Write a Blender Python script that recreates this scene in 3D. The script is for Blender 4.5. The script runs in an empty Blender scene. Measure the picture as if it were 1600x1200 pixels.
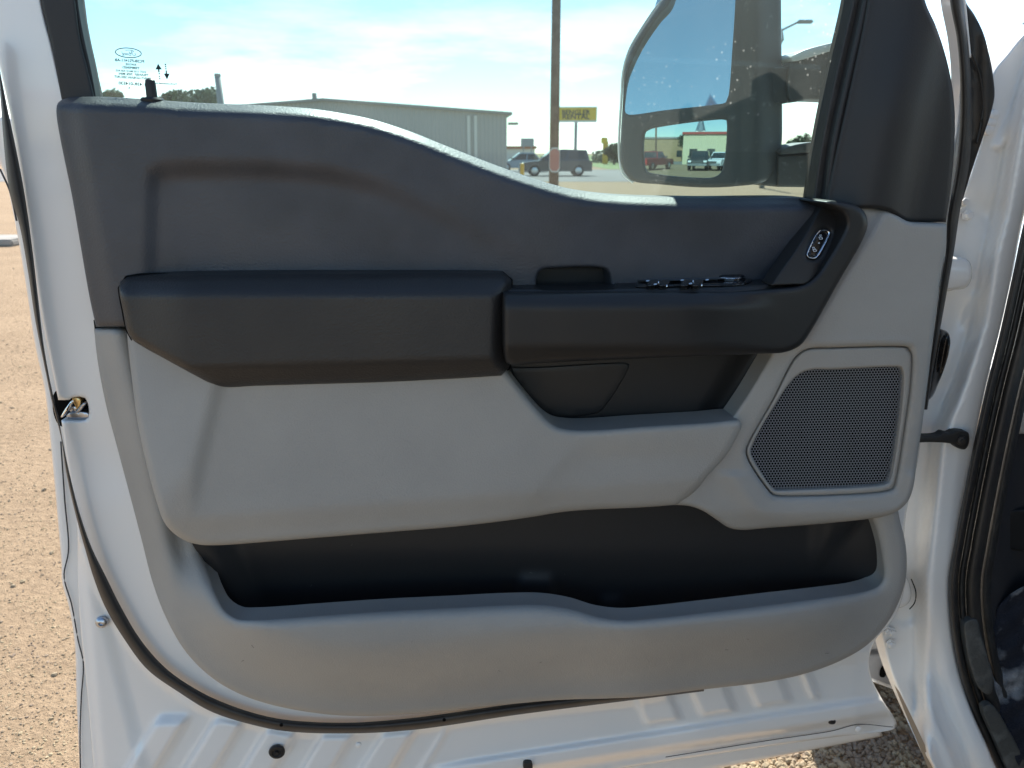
import bpy, bmesh, math, random
import numpy as np
from mathutils import Vector, Matrix
from mathutils.geometry import delaunay_2d_cdt
random.seed(7)
rad = math.radians
S = bpy.context.scene
COL = S.collection

# ------------------------------------------------------------------ camera
FPX, CX, CY = 1232.0, 800.0, 600.0
PITCH = rad(16.4)
CAM = Vector((0, 0, 1.55))
cd = bpy.data.cameras.new('camera'); cam = bpy.data.objects.new('camera', cd); COL.objects.link(cam)
cam.location = CAM; cam.rotation_euler = (rad(90) - PITCH, 0, 0)
cd.sensor_width = 36; cd.lens = 36 * FPX / 1600; cd.clip_start = .01; cd.clip_end = 3000
cd.dof.use_dof = True; cd.dof.focus_distance = 1.12; cd.dof.aperture_fstop = 9.5
S.camera = cam
# ------------------------------------------------------------------ world, sun, exposure
SUN_EL, SUN_AZ = rad(49), rad(4)          # azimuth measured from +Y towards +X
W = bpy.data.worlds.new('World'); S.world = W; W.use_nodes = True
nt = W.node_tree; nt.nodes.clear()
out = nt.nodes.new('ShaderNodeOutputWorld'); bg = nt.nodes.new('ShaderNodeBackground')
sky = nt.nodes.new('ShaderNodeTexSky'); sky.sky_type = 'NISHITA'; sky.sun_disc = False
sky.sun_elevation = SUN_EL; sky.sun_rotation = SUN_AZ
sky.altitude = 900; sky.air_density = 1.0; sky.dust_density = .5; sky.ozone_density = 2.4
bg.inputs['Strength'].default_value = 0.095
tc = nt.nodes.new('ShaderNodeTexCoord'); mp = nt.nodes.new('ShaderNodeMapping')
mp.inputs['Scale'].default_value = (1.0, 1.0, 4.5)
nz = nt.nodes.new('ShaderNodeTexNoise'); nz.inputs['Scale'].default_value = 2.6
nz.inputs['Detail'].default_value = 7; nz.inputs['Roughness'].default_value = .58
rp = nt.nodes.new('ShaderNodeValToRGB'); rp.color_ramp.elements[0].position = .46; rp.color_ramp.elements[1].position = .60
sx = nt.nodes.new('ShaderNodeSeparateXYZ')
# clouds lie in a low band in front (+Y), blue sky behind
mr = nt.nodes.new('ShaderNodeMapRange'); mr.inputs[1].default_value = .20; mr.inputs[2].default_value = .04; mr.inputs[3].default_value = 0; mr.inputs[4].default_value = 1
my = nt.nodes.new('ShaderNodeMapRange'); my.inputs[1].default_value = -.1; my.inputs[2].default_value = .5
mm = nt.nodes.new('ShaderNodeMath'); mm.operation = 'MULTIPLY'; m2 = nt.nodes.new('ShaderNodeMath'); m2.operation = 'MULTIPLY'
mx = nt.nodes.new('ShaderNodeMixRGB'); mx.inputs[2].default_value = (11.5, 11.8, 11.6, 1)
L = nt.links.new
L(tc.outputs['Generated'], mp.inputs[0]); L(mp.outputs[0], nz.inputs[0]); L(nz.outputs[0], rp.inputs[0])
L(tc.outputs['Generated'], sx.inputs[0]); L(sx.outputs[2], mr.inputs[0]); L(sx.outputs[1], my.inputs[0])
L(rp.outputs[0], mm.inputs[0]); L(mr.outputs[0], mm.inputs[1]); L(mm.outputs[0], m2.inputs[0]); L(my.outputs[0], m2.inputs[1])
wb = nt.nodes.new('ShaderNodeMixRGB'); wb.blend_type = 'MULTIPLY'; wb.inputs[0].default_value = 1; wb.inputs[2].default_value = (.99, 1.02, .95, 1)
L(sky.outputs[0], wb.inputs[1])
L(m2.outputs[0], mx.inputs[0]); L(wb.outputs[0], mx.inputs[1]); L(mx.outputs[0], bg.inputs[0]); L(bg.outputs[0], out.inputs[0])
sd = bpy.data.lights.new('sun', 'SUN'); sd.energy = 4.2; sd.angle = rad(.53); sd.color = (1, .95, .86)
sun = bpy.data.objects.new('sun', sd); COL.objects.link(sun)
SUNV = Vector((math.sin(SUN_AZ) * math.cos(SUN_EL), math.cos(SUN_AZ) * math.cos(SUN_EL), math.sin(SUN_EL)))
sun.rotation_euler = SUNV.to_track_quat('Z', 'Y').to_euler(); sun.location = SUNV * 30
S.view_settings.view_transform = 'Standard'; S.view_settings.look = 'None'
S.view_settings.exposure = 1.48; S.view_settings.gamma = 1
S.render.engine = 'CYCLES'
S.cycles.max_bounces = 10; S.cycles.transparent_max_bounces = 12

# ------------------------------------------------------------------ geometry helpers
def ray(px, py):
    a = (px - CX) / FPX; b = (CY - py) / FPX
    return Vector((a, math.cos(PITCH) + b * math.sin(PITCH), -math.sin(PITCH) + b * math.cos(PITCH)))
class Frame:
    def __init__(s, o, n): s.o = Vector(o); s.n = Vector(n).normalized()
    def P(s, px, py, w=0.0):
        d = ray(px, py); return CAM + d * ((w - (CAM - s.o).dot(s.n)) / d.dot(s.n))
    def Pn(s, X, Y, Wd):
        a = (X - CX) / FPX; b = (CY - Y) / FPX
        D = np.stack([a, math.cos(PITCH) + b * math.sin(PITCH), -math.sin(PITCH) + b * math.cos(PITCH)], 1)
        n = np.array(s.n); c = np.array(CAM)
        t = (Wd - float((CAM - s.o).dot(s.n))) / (D @ n)
        return c + D * t[:, None]
YAW = rad(7)
DR = Frame((0, 1.07, 0), (math.sin(YAW), -math.cos(YAW), 0))      # the inner face of the open door
def Z(px, py, z):
    d = ray(px, py); return CAM + d * ((z - CAM.z) / d.z)
def D(px, py, dist):                                                # a point at horizontal distance dist
    d = ray(px, py); return CAM + d * (dist / math.hypot(d.x, d.y))

def ss(a, b, x):
    t = np.clip((x - a) / (b - a), 0, 1); return t * t * (3 - 2 * t)
def smin(a, b, k):
    h = np.clip(.5 + .5 * (b - a) / k, 0, 1); return b * (1 - h) + a * h - k * h * (1 - h)
def smax(a, b, k): return -smin(-a, -b, k)
def ld(x, y, p, q):            # signed distance to line p->q (positive to its right on the picture, y down)
    dx, dy = q[0] - p[0], q[1] - p[1]; l = math.hypot(dx, dy)
    return ((x - p[0]) * -dy + (y - p[1]) * dx) / l
def plane3(x, y, a, b, c):
    M = np.array([[a[0], a[1], 1], [b[0], b[1], 1], [c[0], c[1], 1]], float)
    k = np.linalg.solve(M, np.array([a[2], b[2], c[2]], float)); return k[0] * x + k[1] * y + k[2]
def cr(pts, step=6, closed=True):
    """centripetal spline through points; a third value of 1 marks a sharp corner"""
    n = len(pts); res = []
    sharp = [len(p) > 2 and p[2] == 1 for p in pts]
    P = [np.array(p[:2], float) for p in pts]
    for i in range(n if closed else n - 1):
        a, b = P[i], P[(i + 1) % n]
        pa = P[i - 1] if (closed or i > 0) and not sharp[i] else 2 * a - b
        j = (i + 2) % n
        pb = P[j] if (closed or i + 2 < n) and not sharp[(i + 1) % n] else 2 * b - a
        t = [0]
        for u, v in ((pa, a), (a, b), (b, pb)): t.append(t[-1] + max(np.linalg.norm(v - u), 1e-3) ** .5)
        k = max(1, int(np.linalg.norm(b - a) / step))
        for q in range(k):
            s = t[1] + (t[2] - t[1]) * q / k
            A1 = (t[1] - s) / (t[1] - t[0]) * pa + (s - t[0]) / (t[1] - t[0]) * a
            A2 = (t[2] - s) / (t[2] - t[1]) * a + (s - t[1]) / (t[2] - t[1]) * b
            A3 = (t[3] - s) / (t[3] - t[2]) * b + (s - t[2]) / (t[3] - t[2]) * pb
            B1 = (t[2] - s) / (t[2] - t[0]) * A1 + (s - t[0]) / (t[2] - t[0]) * A2
            B2 = (t[3] - s) / (t[3] - t[1]) * A2 + (s - t[1]) / (t[3] - t[1]) * A3
            res.append((t[2] - s) / (t[2] - t[1]) * B1 + (s - t[1]) / (t[2] - t[1]) * B2)
    if not closed: res.append(P[-1])
    return np.array(res)
def sdf(X, Y, poly):           # positive inside
    best = np.full(len(X), 1e18); inside = np.zeros(len(X), bool); n = len(poly)
    for i in range(n):
        ax, ay = poly[i]; bx, by = poly[(i + 1) % n]
        ex, ey = bx - ax, by - ay; l2 = ex * ex + ey * ey + 1e-12
        t = np.clip(((X - ax) * ex + (Y - ay) * ey) / l2, 0, 1)
        dd = (X - ax - t * ex) ** 2 + (Y - ay - t * ey) ** 2
        best = np.minimum(best, dd)
        c = (ay > Y) != (by > Y)
        if ay != by: inside ^= c & (X < ex * (Y - ay) / (by - ay) + ax)
    r = np.sqrt(best); return np.where(inside, r, -r)

def link(name, verts, faces, mat, parent=None, smooth=True):
    me = bpy.data.meshes.new(name); me.from_pydata([tuple(v) for v in verts], [], faces); me.update()
    if smooth: me.polygons.foreach_set('use_smooth', [True] * len(me.polygons))
    if mat: me.materials.append(mat)
    o = bpy.data.objects.new(name, me); COL.objects.link(o)
    setpar(o, parent); return o
def setpar(o, parent):
    if parent is not None:
        o.parent = parent
        if parent.type == 'EMPTY': o.matrix_parent_inverse = (Matrix.Translation(parent.location) @ parent.rotation_euler.to_matrix().to_4x4()).inverted()
def tag(o, label=None, cat=None, group=None, kind=None):
    for k, v in (('label', label), ('category', cat), ('group', group), ('kind', kind)):
        if v: o[k] = v
    return o
def empty(name, loc, rz=0):
    o = bpy.data.objects.new(name, None); COL.objects.link(o); o.location = loc; o.rotation_euler = (0, 0, rz)
    o.empty_display_size = .2; return o

def panel(name, outline, field, mat, parent, frame=DR, r=0, rm=None, back=.012, holes=(), res=9, step=6, coarse=None):
    """sheet with real relief: outline and relief drawn on the door plane, rounded edges, returned edges"""
    loops = [cr(outline, step)] + [cr(h[0], step) for h in holes]
    rs = [(r, r * .0009 if rm is None else rm)] + [(h[1], h[2]) for h in holes]
    pts, edges = [], []
    for lp in loops:
        b = len(pts); n = len(lp)
        pts += [tuple(p) for p in lp]; edges += [(b + i, b + (i + 1) % n) for i in range(n)]
    lo = loops[0].min(0); hi = loops[0].max(0)
    cand = []
    gx = np.arange(lo[0], hi[0], res); gy = np.arange(lo[1], hi[1], res * .87)
    for j, y in enumerate(gy):
        for i, x in enumerate(gx): cand.append((x + (j % 2) * res * .5, y, 1e6 if coarse and (i % 4 or j % 4) and coarse(x, y) else max(res * .45, 1)))
    for lp, (rr, _) in zip(loops, rs):
        if rr <= 0: continue
        t = np.roll(lp, -1, 0) - np.roll(lp, 1, 0); t /= np.linalg.norm(t, axis=1)[:, None] + 1e-9
        nn = np.stack([-t[:, 1], t[:, 0]], 1)
        for e in (.06, .18, .36, .6, .82, 1.02):
            if rr * e < .5: continue
            for sgn in (1, -1):
                q = lp + nn * sgn * rr * e
                cand += [(a[0], a[1], rr * e * .93) for a in q]
    cand = np.array(cand)
    X, Y = cand[:, 0], cand[:, 1]
    ok = sdf(X, Y, loops[0]) >= cand[:, 2]
    for lp in loops[1:]: ok &= -sdf(X, Y, lp) >= cand[:, 2]
    # keep grid points away from the rounding rows
    for i, (lp, (rr, _)) in enumerate(zip(loops, rs)):
        if rr > 0:
            dd = np.abs(sdf(X, Y, lp)); isg = np.arange(len(cand)) < len(gx) * len(gy)
            ok &= ~(isg & (dd < rr * 1.02 + res * .4))
    cand = cand[ok]
    key = set(); keep = []
    for a in cand:
        k = (round(a[0] / 1.2), round(a[1] / 1.2))
        if k not in key: key.add(k); keep.append((a[0], a[1]))
    pts += keep
    vs, es, fs, _, _, _ = delaunay_2d_cdt([Vector(p) for p in pts], edges, [], 0, 1e-4)
    V = np.array([tuple(v) for v in vs]); F = np.array([f[:] for f in fs])
    c = V[F].mean(1)
    ok = sdf(c[:, 0], c[:, 1], loops[0]) > 0
    for lp in loops[1:]: ok &= sdf(c[:, 0], c[:, 1], lp) < 0
    F = F[ok]
    X, Y = V[:, 0], V[:, 1]
    Wd = field(X, Y) * np.ones(len(X)) if callable(field) else np.full(len(X), float(field))
    for i, (lp, (rr, hm)) in enumerate(zip(loops, rs)):
        if rr > 0:
            dd = np.clip(np.abs(sdf(X, Y, lp)) / rr, 0, 1)
            Wd = Wd - hm * (1 - np.sqrt(np.clip(1 - (1 - dd) ** 2, 0, 1)))
    P3 = frame.Pn(X, Y, Wd)
    tri = [(int(f[0]), int(f[1]), int(f[2])) for f in F]
    out = []
    for a, b_, c_ in tri:
        ar = (V[b_][0] - V[a][0]) * (V[c_][1] - V[a][1]) - (V[b_][1] - V[a][1]) * (V[c_][0] - V[a][0])
        out.append((a, c_, b_) if ar > 0 else (a, b_, c_))
    verts = [tuple(p) for p in P3]
    if back > 0:
        cnt = {}
        for f in out:
            for i in range(3):
                e = (f[i], f[(i + 1) % 3]); k = (min(e), max(e)); cnt[k] = None if k in cnt else e
        bd = [e for e in cnt.values() if e]
        ids = {}
        for e in bd:
            for v in e:
                if v not in ids:
                    ids[v] = len(verts); p = P3[v] - np.array(frame.n) * back; verts.append(tuple(p))
        for a, b_ in bd: out.append((b_, a, ids[a], ids[b_]))
    used = sorted({v for f in out for v in f}); mp_ = {v: i for i, v in enumerate(used)}
    return link(name, [verts[v] for v in used], [tuple(mp_[v] for v in f) for f in out], mat, parent)

def resamp(line, n):
    L_ = np.array(line, float)
    P = L_
    if len(L_) > 2:
        c = cr([tuple(p[:2]) for p in line], 3, False)
        # carry w along by nearest parameter
        d0 = np.concatenate([[0], np.cumsum(np.linalg.norm(np.diff(L_[:, :2], axis=0), axis=1))])
        d1 = np.concatenate([[0], np.cumsum(np.linalg.norm(np.diff(c, axis=0), axis=1))])
        d1 = d1 / d1[-1] * d0[-1]
        P = np.column_stack([c, np.interp(d1, d0, L_[:, 2])])
    d = np.concatenate([[0], np.cumsum(np.linalg.norm(np.diff(P[:, :2], axis=0), axis=1))])
    t = np.linspace(0, d[-1], n)
    return np.column_stack([np.interp(t, d, P[:, k]) for k in range(3)])
def loft(name, lines, mat, parent, frame=DR, n=60, m=4):
    R = np.array([resamp(l, n) for l in lines]); rows = []
    k = len(R)
    for i in range(k - 1):
        a, b = R[i], R[i + 1]; pa = R[i - 1] if i else 2 * a - b; pb = R[i + 2] if i + 2 < k else 2 * b - a
        for q in range(m):
            t = q / m
            rows.append(.5 * (2 * a + (b - pa) * t + (2 * pa - 5 * a + 4 * b - pb) * t * t + (3 * a - pa - 3 * b + pb) * t ** 3))
    rows.append(R[-1])
    verts = []
    for rw in rows: verts += [tuple(p) for p in frame.Pn(rw[:, 0], rw[:, 1], rw[:, 2])]
    f = []
    for i in range(len(rows) - 1):
        for j in range(n - 1):
            a = i * n + j; f.append((a, a + 1, a + n + 1, a + n))
    return link(name, verts, f, mat, parent)
def tube_v(path, rads, seg=10, caps=True, flat=1.0, up=Vector((0, 0, 1))):
    verts, faces = [], []; n = len(path)
    for i, p in enumerate(path):
        p = Vector(p); a = Vector(path[max(i - 1, 0)]); b = Vector(path[min(i + 1, n - 1)])
        t = (b - a).normalized(); u = t.cross(up)
        if u.length < 1e-3: u = t.cross(Vector((1, 0, 0)))
        u.normalize(); v = u.cross(t); r_ = rads[i] if hasattr(rads, '__len__') else rads
        for k in range(seg):
            an = 2 * math.pi * k / seg; verts.append(p + u * math.cos(an) * r_ + v * math.sin(an) * r_ * flat)
    for i in range(n - 1):
        for k in range(seg):
            a = i * seg + k; b = i * seg + (k + 1) % seg; faces.append((a, b, b + seg, a + seg))
    if caps: faces.append(tuple(range(seg))[::-1]); faces.append(tuple(range((n - 1) * seg, n * seg)))
    return verts, faces
def tube(name, path, rads, mat, parent, **k):
    v, f = tube_v(path, rads, **k); return link(name, v, f, mat, parent)
def ptube(name, line, radius, mat, parent, frame=DR, n=None, **k):
    R = resamp(line, n or max(4, len(line) * 8))
    return tube(name, [tuple(p) for p in frame.Pn(R[:, 0], R[:, 1], R[:, 2])], radius, mat, parent, **k)
class MB:
    def __init__(s): s.v = []; s.f = []
    def add(s, v, f):
        b = len(s.v); s.v += [Vector(p) for p in v]; s.f += [tuple(i + b for i in q) for q in f]; return s
    def box(s, x0, x1, y0, y1, z0, z1, bev=0):
        bm = bmesh.new(); bmesh.ops.create_cube(bm, size=1)
        for v in bm.verts: v.co = Vector(((x0 + x1) / 2 + v.co.x * (x1 - x0), (y0 + y1) / 2 + v.co.y * (y1 - y0), (z0 + z1) / 2 + v.co.z * (z1 - z0)))
        if bev: bmesh.ops.bevel(bm, geom=bm.edges[:], offset=bev, segments=2, affect='EDGES')
        bm.verts.index_update(); s.add([v.co.copy() for v in bm.verts], [[v.index for v in f.verts] for f in bm.faces]); bm.free(); return s
    def prism(s, prof, y0, y1, taper=None):     # profile in x,z extruded along y; taper(z)-> y scale
        n = len(prof); v = []
        for y in (y0, y1):
            for x, z in prof:
                k = taper(z) if taper else 1
                c = (y0 + y1) / 2; v.append((x, c + (y - c) * k, z))
        f = [tuple(range(n)), tuple(range(n, 2 * n))[::-1]] + [(i, i + n, (i + 1) % n + n, (i + 1) % n) for i in range(n)]
        return s.add(v, f)
    def cyl(s, p, q, r, r2=None, seg=16):
        v, f = tube_v([p, q], [r, r if r2 is None else r2], seg); return s.add(v, f)
    def lathe(s, o, axis, prof, seg=24):       # prof: (radius, height) along axis
        ax = Vector(axis).normalized(); u = ax.orthogonal().normalized(); w = ax.cross(u); o = Vector(o)
        v = []; f = []
        for r_, h in prof:
            for k in range(seg):
                a = 2 * math.pi * k / seg; v.append(o + ax * h + (u * math.cos(a) + w * math.sin(a)) * r_)
        for i in range(len(prof) - 1):
            for k in range(seg):
                a = i * seg + k; b = i * seg + (k + 1) % seg; f.append((a, b, b + seg, a + seg))
        f.append(tuple(range((len(prof) - 1) * seg, len(prof) * seg)))
        return s.add(v, f)
    def build(s, name, mat, parent=None, smooth=False, M=None):
        v = [M @ p for p in s.v] if M else s.v
        o = link(name, v, s.f, mat, None, smooth)
        if parent is not None: o.parent = parent
        return o
def flat_smooth(o, ang=35):
    me = o.data; me.polygons.foreach_set('use_smooth', [True] * len(me.polygons)); me.set_sharp_from_angle(angle=rad(ang)); return o

# ------------------------------------------------------------------ materials
def mat(name, col, rough=.5, spec=.5, metal=0, coat=0, bump=None, vary=None, coat_rough=.05, rvary=None):
    """bump=(scale, distance, strength)  vary=(scale, colour2, lo, hi)"""
    m = bpy.data.materials.new(name); m.use_nodes = True; t = m.node_tree
    b = t.nodes['Principled BSDF']
    b.inputs['Base Color'].default_value = (*col, 1); b.inputs['Roughness'].default_value = rough
    b.inputs['Specular IOR Level'].default_value = spec; b.inputs['Metallic'].default_value = metal
    b.inputs['Coat Weight'].default_value = coat; b.inputs['Coat Roughness'].default_value = coat_rough
    tc = t.nodes.new('ShaderNodeTexCoord')
    def noise(scale, detail=4, rg=.55):
        n = t.nodes.new('ShaderNodeTexNoise'); n.inputs['Scale'].default_value = scale
        n.inputs['Detail'].default_value = detail; n.inputs['Roughness'].default_value = rg
        t.links.new(tc.outputs['Object'], n.inputs['Vector']); return n
    if vary:
        n = noise(vary[0]); r_ = t.nodes.new('ShaderNodeValToRGB')
        r_.color_ramp.elements[0].position = vary[2]; r_.color_ramp.elements[1].position = vary[3]
        r_.color_ramp.elements[0].color = (*col, 1); r_.color_ramp.elements[1].color = (*vary[1], 1)
        t.links.new(n.outputs[0], r_.inputs[0]); t.links.new(r_.outputs[0], b.inputs['Base Color'])
    if rvary:
        n = noise(rvary[0]); r_ = t.nodes.new('ShaderNodeMapRange'); r_.inputs[1].default_value = .35; r_.inputs[2].default_value = .65
        r_.inputs[3].default_value = rvary[1]; r_.inputs[4].default_value = rvary[2]
        t.links.new(n.outputs[0], r_.inputs[0]); t.links.new(r_.outputs[0], b.inputs['Roughness'])
    if bump:
        prev = None
        for bb in (bump if isinstance(bump, list) else [bump]):
            n = noise(bb[0], 2, .5); q = t.nodes.new('ShaderNodeBump'); q.inputs['Distance'].default_value = bb[1]
            q.inputs['Strength'].default_value = bb[2]; t.links.new(n.outputs[0], q.inputs['Height'])
            if prev: t.links.new(prev.outputs[0], q.inputs['Normal'])
            prev = q
        t.links.new(prev.outputs[0], b.inputs['Normal'])
    return m
M = {}
M['paint'] = mat('white_paint', (.82, .80, .765), .22, .5, coat=.7, bump=(9, .004, .12), rvary=(6, .28, .42), coat_rough=.06)
M['paint_dull'] = mat('underside_paint', (.45, .45, .45), .5)
M['dark'] = mat('charcoal_grained_plastic', (.050, .053, .062), .43, .5, bump=[(340, .0008, .7), (700, .0005, .5)], vary=(4, (.026, .028, .032), .45, .68), rvary=(7, .36, .52))
M['pad'] = mat('charcoal_grained_vinyl', (.024, .022, .021), .38, .4, bump=[(340, .0008, .7), (700, .0005, .5)], rvary=(9, .36, .48))
M['smooth'] = mat('black_smooth_plastic', (.016, .0155, .0155), .36, .4, bump=(700, .0003, .3), rvary=(12, .36, .5))
M['grey'] = mat('mid_grey_plastic', (.345, .328, .30), .5, .4, bump=(450, .0009, .6), rvary=(8, .48, .62), vary=(4, (.31, .294, .268), .4, .7))
M['liner'] = mat('black_pocket_plastic', (.019, .019, .020), .5, .35, bump=(500, .0004, .3))
M['sail'] = mat('dark_fabric_plastic', (.022, .021, .021), .5, .4, bump=(500, .0004, .5))
M['rubber'] = mat('black_rubber', (.028, .025, .023), .5, .4, bump=(300, .0004, .3), vary=(18, (.05, .044, .036), .5, .75))
M['rubber2'] = mat('dusty_black_rubber', (.022, .021, .02), .55, .4, vary=(30, (.055, .05, .042), .5, .8), bump=(60, .001, .3))
M['black'] = mat('gloss_black', (.01, .01, .011), .12, .5)
M['hollow'] = mat('cavity_shade_black', (.004, .004, .004), .9, .1)  # near-black, paints in the shade of gaps and cavities; also the strip clips
M['seam'] = mat('dark_sealant', (.05, .05, .055), .6)
M['chrome'] = mat('bright_chrome', (.75, .77, .8), .12, metal=1)
M['steel'] = mat('zinc_steel', (.5, .52, .56), .3, metal=1, bump=(80, .0005, .3))
M['gold'] = mat('gold_passivated_steel', (.6, .45, .22), .32, metal=1)
M['ink'] = mat('ceramic_print', (.035, .05, .05), .8, .1)
M['icon'] = mat('white_print', (.7, .75, .8), .5)
M['carpet'] = mat('black_carpet', (.022, .024, .032), .9, .1, bump=(260, .003, 1), vary=(14, (.26, .27, .28), .52, .68))
M['kick'] = mat('black_kick_panel', (.030, .030, .033), .6, .3, bump=(400, .0005, .4))
M['mirror_shell'] = mat('grey_textured_mirror_housing', (.075, .078, .078), .55, .4, bump=(300, .0005, .4), vary=(70, (.16, .16, .155), .6, .75))
M['mirror'] = mat('mirror_silver', (.85, .88, .9), .0, metal=1)
M['tyre'] = mat('tyre_rubber', (.02, .02, .02), .8)
M['carglass'] = mat('dark_car_glass', (.02, .03, .035), .06, .6)
M['rim'] = mat('alloy_rim', (.5, .5, .52), .3, metal=1)
M['lamp_w'] = mat('clear_lamp_lens', (.7, .72, .74), .15)
M['lamp_r'] = mat('red_lamp_lens', (.4, .02, .02), .2)
M['concrete'] = mat('concrete', (.33, .31, .28), .85, .2, bump=(20, .01, .5), vary=(3, (.22, .21, .19), .4, .7))
M['wood'] = mat('weathered_pole_wood', (.16, .1, .07), .85, .2, bump=(30, .01, .6), vary=(4, (.22, .15, .11), .4, .6))
M['leaf'] = mat('foliage', (.07, .11, .035), .6, .3, vary=(1.2, (.035, .06, .02), .4, .6))
M['leaf2'] = mat('foliage_dry', (.17, .19, .10), .6, .3, vary=(1.2, (.11, .13, .06), .4, .6))
M['yellow'] = mat('yellow_paint', (.75, .42, .02), .5)
M['yellow_sign'] = mat('yellow_sign_face', (.85, .55, .03), .5)
M['galv'] = mat('galvanised_steel', (.3, .31, .31), .7)
M['sand_line'] = mat('asphalt_patch', (.06, .06, .06), .9)

def glass_mat(name, tint, dust, spots=True):
    m = bpy.data.materials.new(name); m.use_nodes = True; t = m.node_tree; t.nodes.clear()
    o = t.nodes.new('ShaderNodeOutputMaterial'); tr = t.nodes.new('ShaderNodeBsdfTransparent'); tr.inputs[0].default_value = (*tint, 1)
    gl = t.nodes.new('ShaderNodeBsdfGlossy'); gl.inputs['Roughness'].default_value = .0; gl.inputs[0].default_value = (.35, .38, .38, 1)
    fr = t.nodes.new('ShaderNodeFresnel'); fr.inputs[0].default_value = 1.45
    a = t.nodes.new('ShaderNodeMixShader'); t.links.new(fr.outputs[0], a.inputs[0]); t.links.new(tr.outputs[0], a.inputs[1]); t.links.new(gl.outputs[0], a.inputs[2])
    tl = t.nodes.new('ShaderNodeBsdfTranslucent'); tl.inputs[0].default_value = (.85, .9, .84, 1)
    tc = t.nodes.new('ShaderNodeTexCoord'); b = t.nodes.new('ShaderNodeMixShader')
    n = t.nodes.new('ShaderNodeTexNoise'); n.inputs['Scale'].default_value = 3.5; n.inputs['Detail'].default_value = 5
    mp = t.nodes.new('ShaderNodeMapping'); mp.inputs['Scale'].default_value = (3, 3, .5)
    t.links.new(tc.outputs['Object'], mp.inputs[0]); t.links.new(mp.outputs[0], n.inputs[0])
    r1 = t.nodes.new('ShaderNodeMapRange'); r1.inputs[1].default_value = .3; r1.inputs[2].default_value = .7
    r1.inputs[3].default_value = dust * .7; r1.inputs[4].default_value = dust * 1.3
    t.links.new(n.outputs[0], r1.inputs[0]); fac = r1.outputs[0]
    if spots:
        v = t.nodes.new('ShaderNodeTexVoronoi'); v.inputs['Scale'].default_value = 95; v.inputs['Randomness'].default_value = 1
        t.links.new(tc.outputs['Object'], v.inputs['Vector'])
        r2 = t.nodes.new('ShaderNodeMapRange'); r2.inputs[1].default_value = .2; r2.inputs[2].default_value = .1; r2.inputs[3].default_value = 0; r2.inputs[4].default_value = .11
        t.links.new(v.outputs['Distance'], r2.inputs[0])
        n2 = t.nodes.new('ShaderNodeTexNoise'); n2.inputs['Scale'].default_value = 9; t.links.new(tc.outputs['Object'], n2.inputs[0])
        sp = t.nodes.new('ShaderNodeSeparateXYZ'); t.links.new(tc.outputs['Object'], sp.inputs[0])
        r3 = t.nodes.new('ShaderNodeMapRange'); r3.inputs[1].default_value = .1; r3.inputs[2].default_value = .3
        t.links.new(sp.outputs[0], r3.inputs[0])
        r4 = t.nodes.new('ShaderNodeMapRange'); r4.inputs[1].default_value = .45; r4.inputs[2].default_value = .55; t.links.new(n2.outputs[0], r4.inputs[0])
        q = t.nodes.new('ShaderNodeMath'); q.operation = 'MULTIPLY'; t.links.new(r2.outputs[0], q.inputs[0]); t.links.new(r3.outputs[0], q.inputs[1])
        q2 = t.nodes.new('ShaderNodeMath'); q2.operation = 'MULTIPLY'; t.links.new(q.outputs[0], q2.inputs[0]); t.links.new(r4.outputs[0], q2.inputs[1])
        q3 = t.nodes.new('ShaderNodeMath'); q3.operation = 'ADD'; t.links.new(fac, q3.inputs[0]); t.links.new(q2.outputs[0], q3.inputs[1]); fac = q3.outputs[0]
    t.links.new(fac, b.inputs[0]); t.links.new(a.outputs[0], b.inputs[1]); t.links.new(tl.outputs[0], b.inputs[2]); t.links.new(b.outputs[0], o.inputs[0])
    return m
M['glass'] = glass_mat('tinted_window_glass', (.51, .665, .655), .024)

def ground_mat():
    m = mat('dry_sandy_dirt', (.36, .26, .16), .95, .1)
    t = m.node_tree; b = t.nodes['Principled BSDF']; tc = t.nodes.new('ShaderNodeTexCoord')
    def N(s, d=6): n = t.nodes.new('ShaderNodeTexNoise'); n.inputs['Scale'].default_value = s; n.inputs['Detail'].default_value = d; n.inputs['Roughness'].default_value = .65; t.links.new(tc.outputs['Object'], n.inputs[0]); return n
    n1, n2, n3 = N(1.3), N(28), N(160, 3)
    r = t.nodes.new('ShaderNodeValToRGB'); e = r.color_ramp.elements
    e[0].position = .3; e[0].color = (.20, .142, .092, 1); e[1].position = .75; e[1].color = (.40, .295, .195, 1)
    x = t.nodes.new('ShaderNodeMath'); x.operation = 'ADD'; x.inputs[1].default_value = 0
    s1 = t.nodes.new('ShaderNodeMath'); s1.operation = 'MULTIPLY'; s1.inputs[1].default_value = .35; t.links.new(n1.outputs[0], s1.inputs[0])
    s2 = t.nodes.new('ShaderNodeMath'); s2.operation = 'MULTIPLY_ADD'; s2.inputs[1].default_value = .65; t.links.new(n2.outputs[0], s2.inputs[0]); t.links.new(s1.outputs[0], s2.inputs[2])
    t.links.new(s2.outputs[0], r.inputs[0]); t.links.new(r.outputs[0], b.inputs['Base Color'])
    b1 = t.nodes.new('ShaderNodeBump'); b1.inputs['Distance'].default_value = .02; b1.inputs['Strength'].default_value = .9; t.links.new(n2.outputs[0], b1.inputs['Height'])
    b2 = t.nodes.new('ShaderNodeBump'); b2.inputs['Distance'].default_value = .006; b2.inputs['Strength'].default_value = .9; t.links.new(n3.outputs[0], b2.inputs['Height'])
    t.links.new(b1.outputs[0], b2.inputs['Normal']); t.links.new(b2.outputs[0], b.inputs['Normal'])
    return m
M['ground'] = ground_mat()
M['asphalt'] = mat('pale_asphalt', (.16, .155, .15), .9, .2, bump=(30, .01, .4), vary=(.3, (.21, .2, .19), .35, .65))
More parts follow.
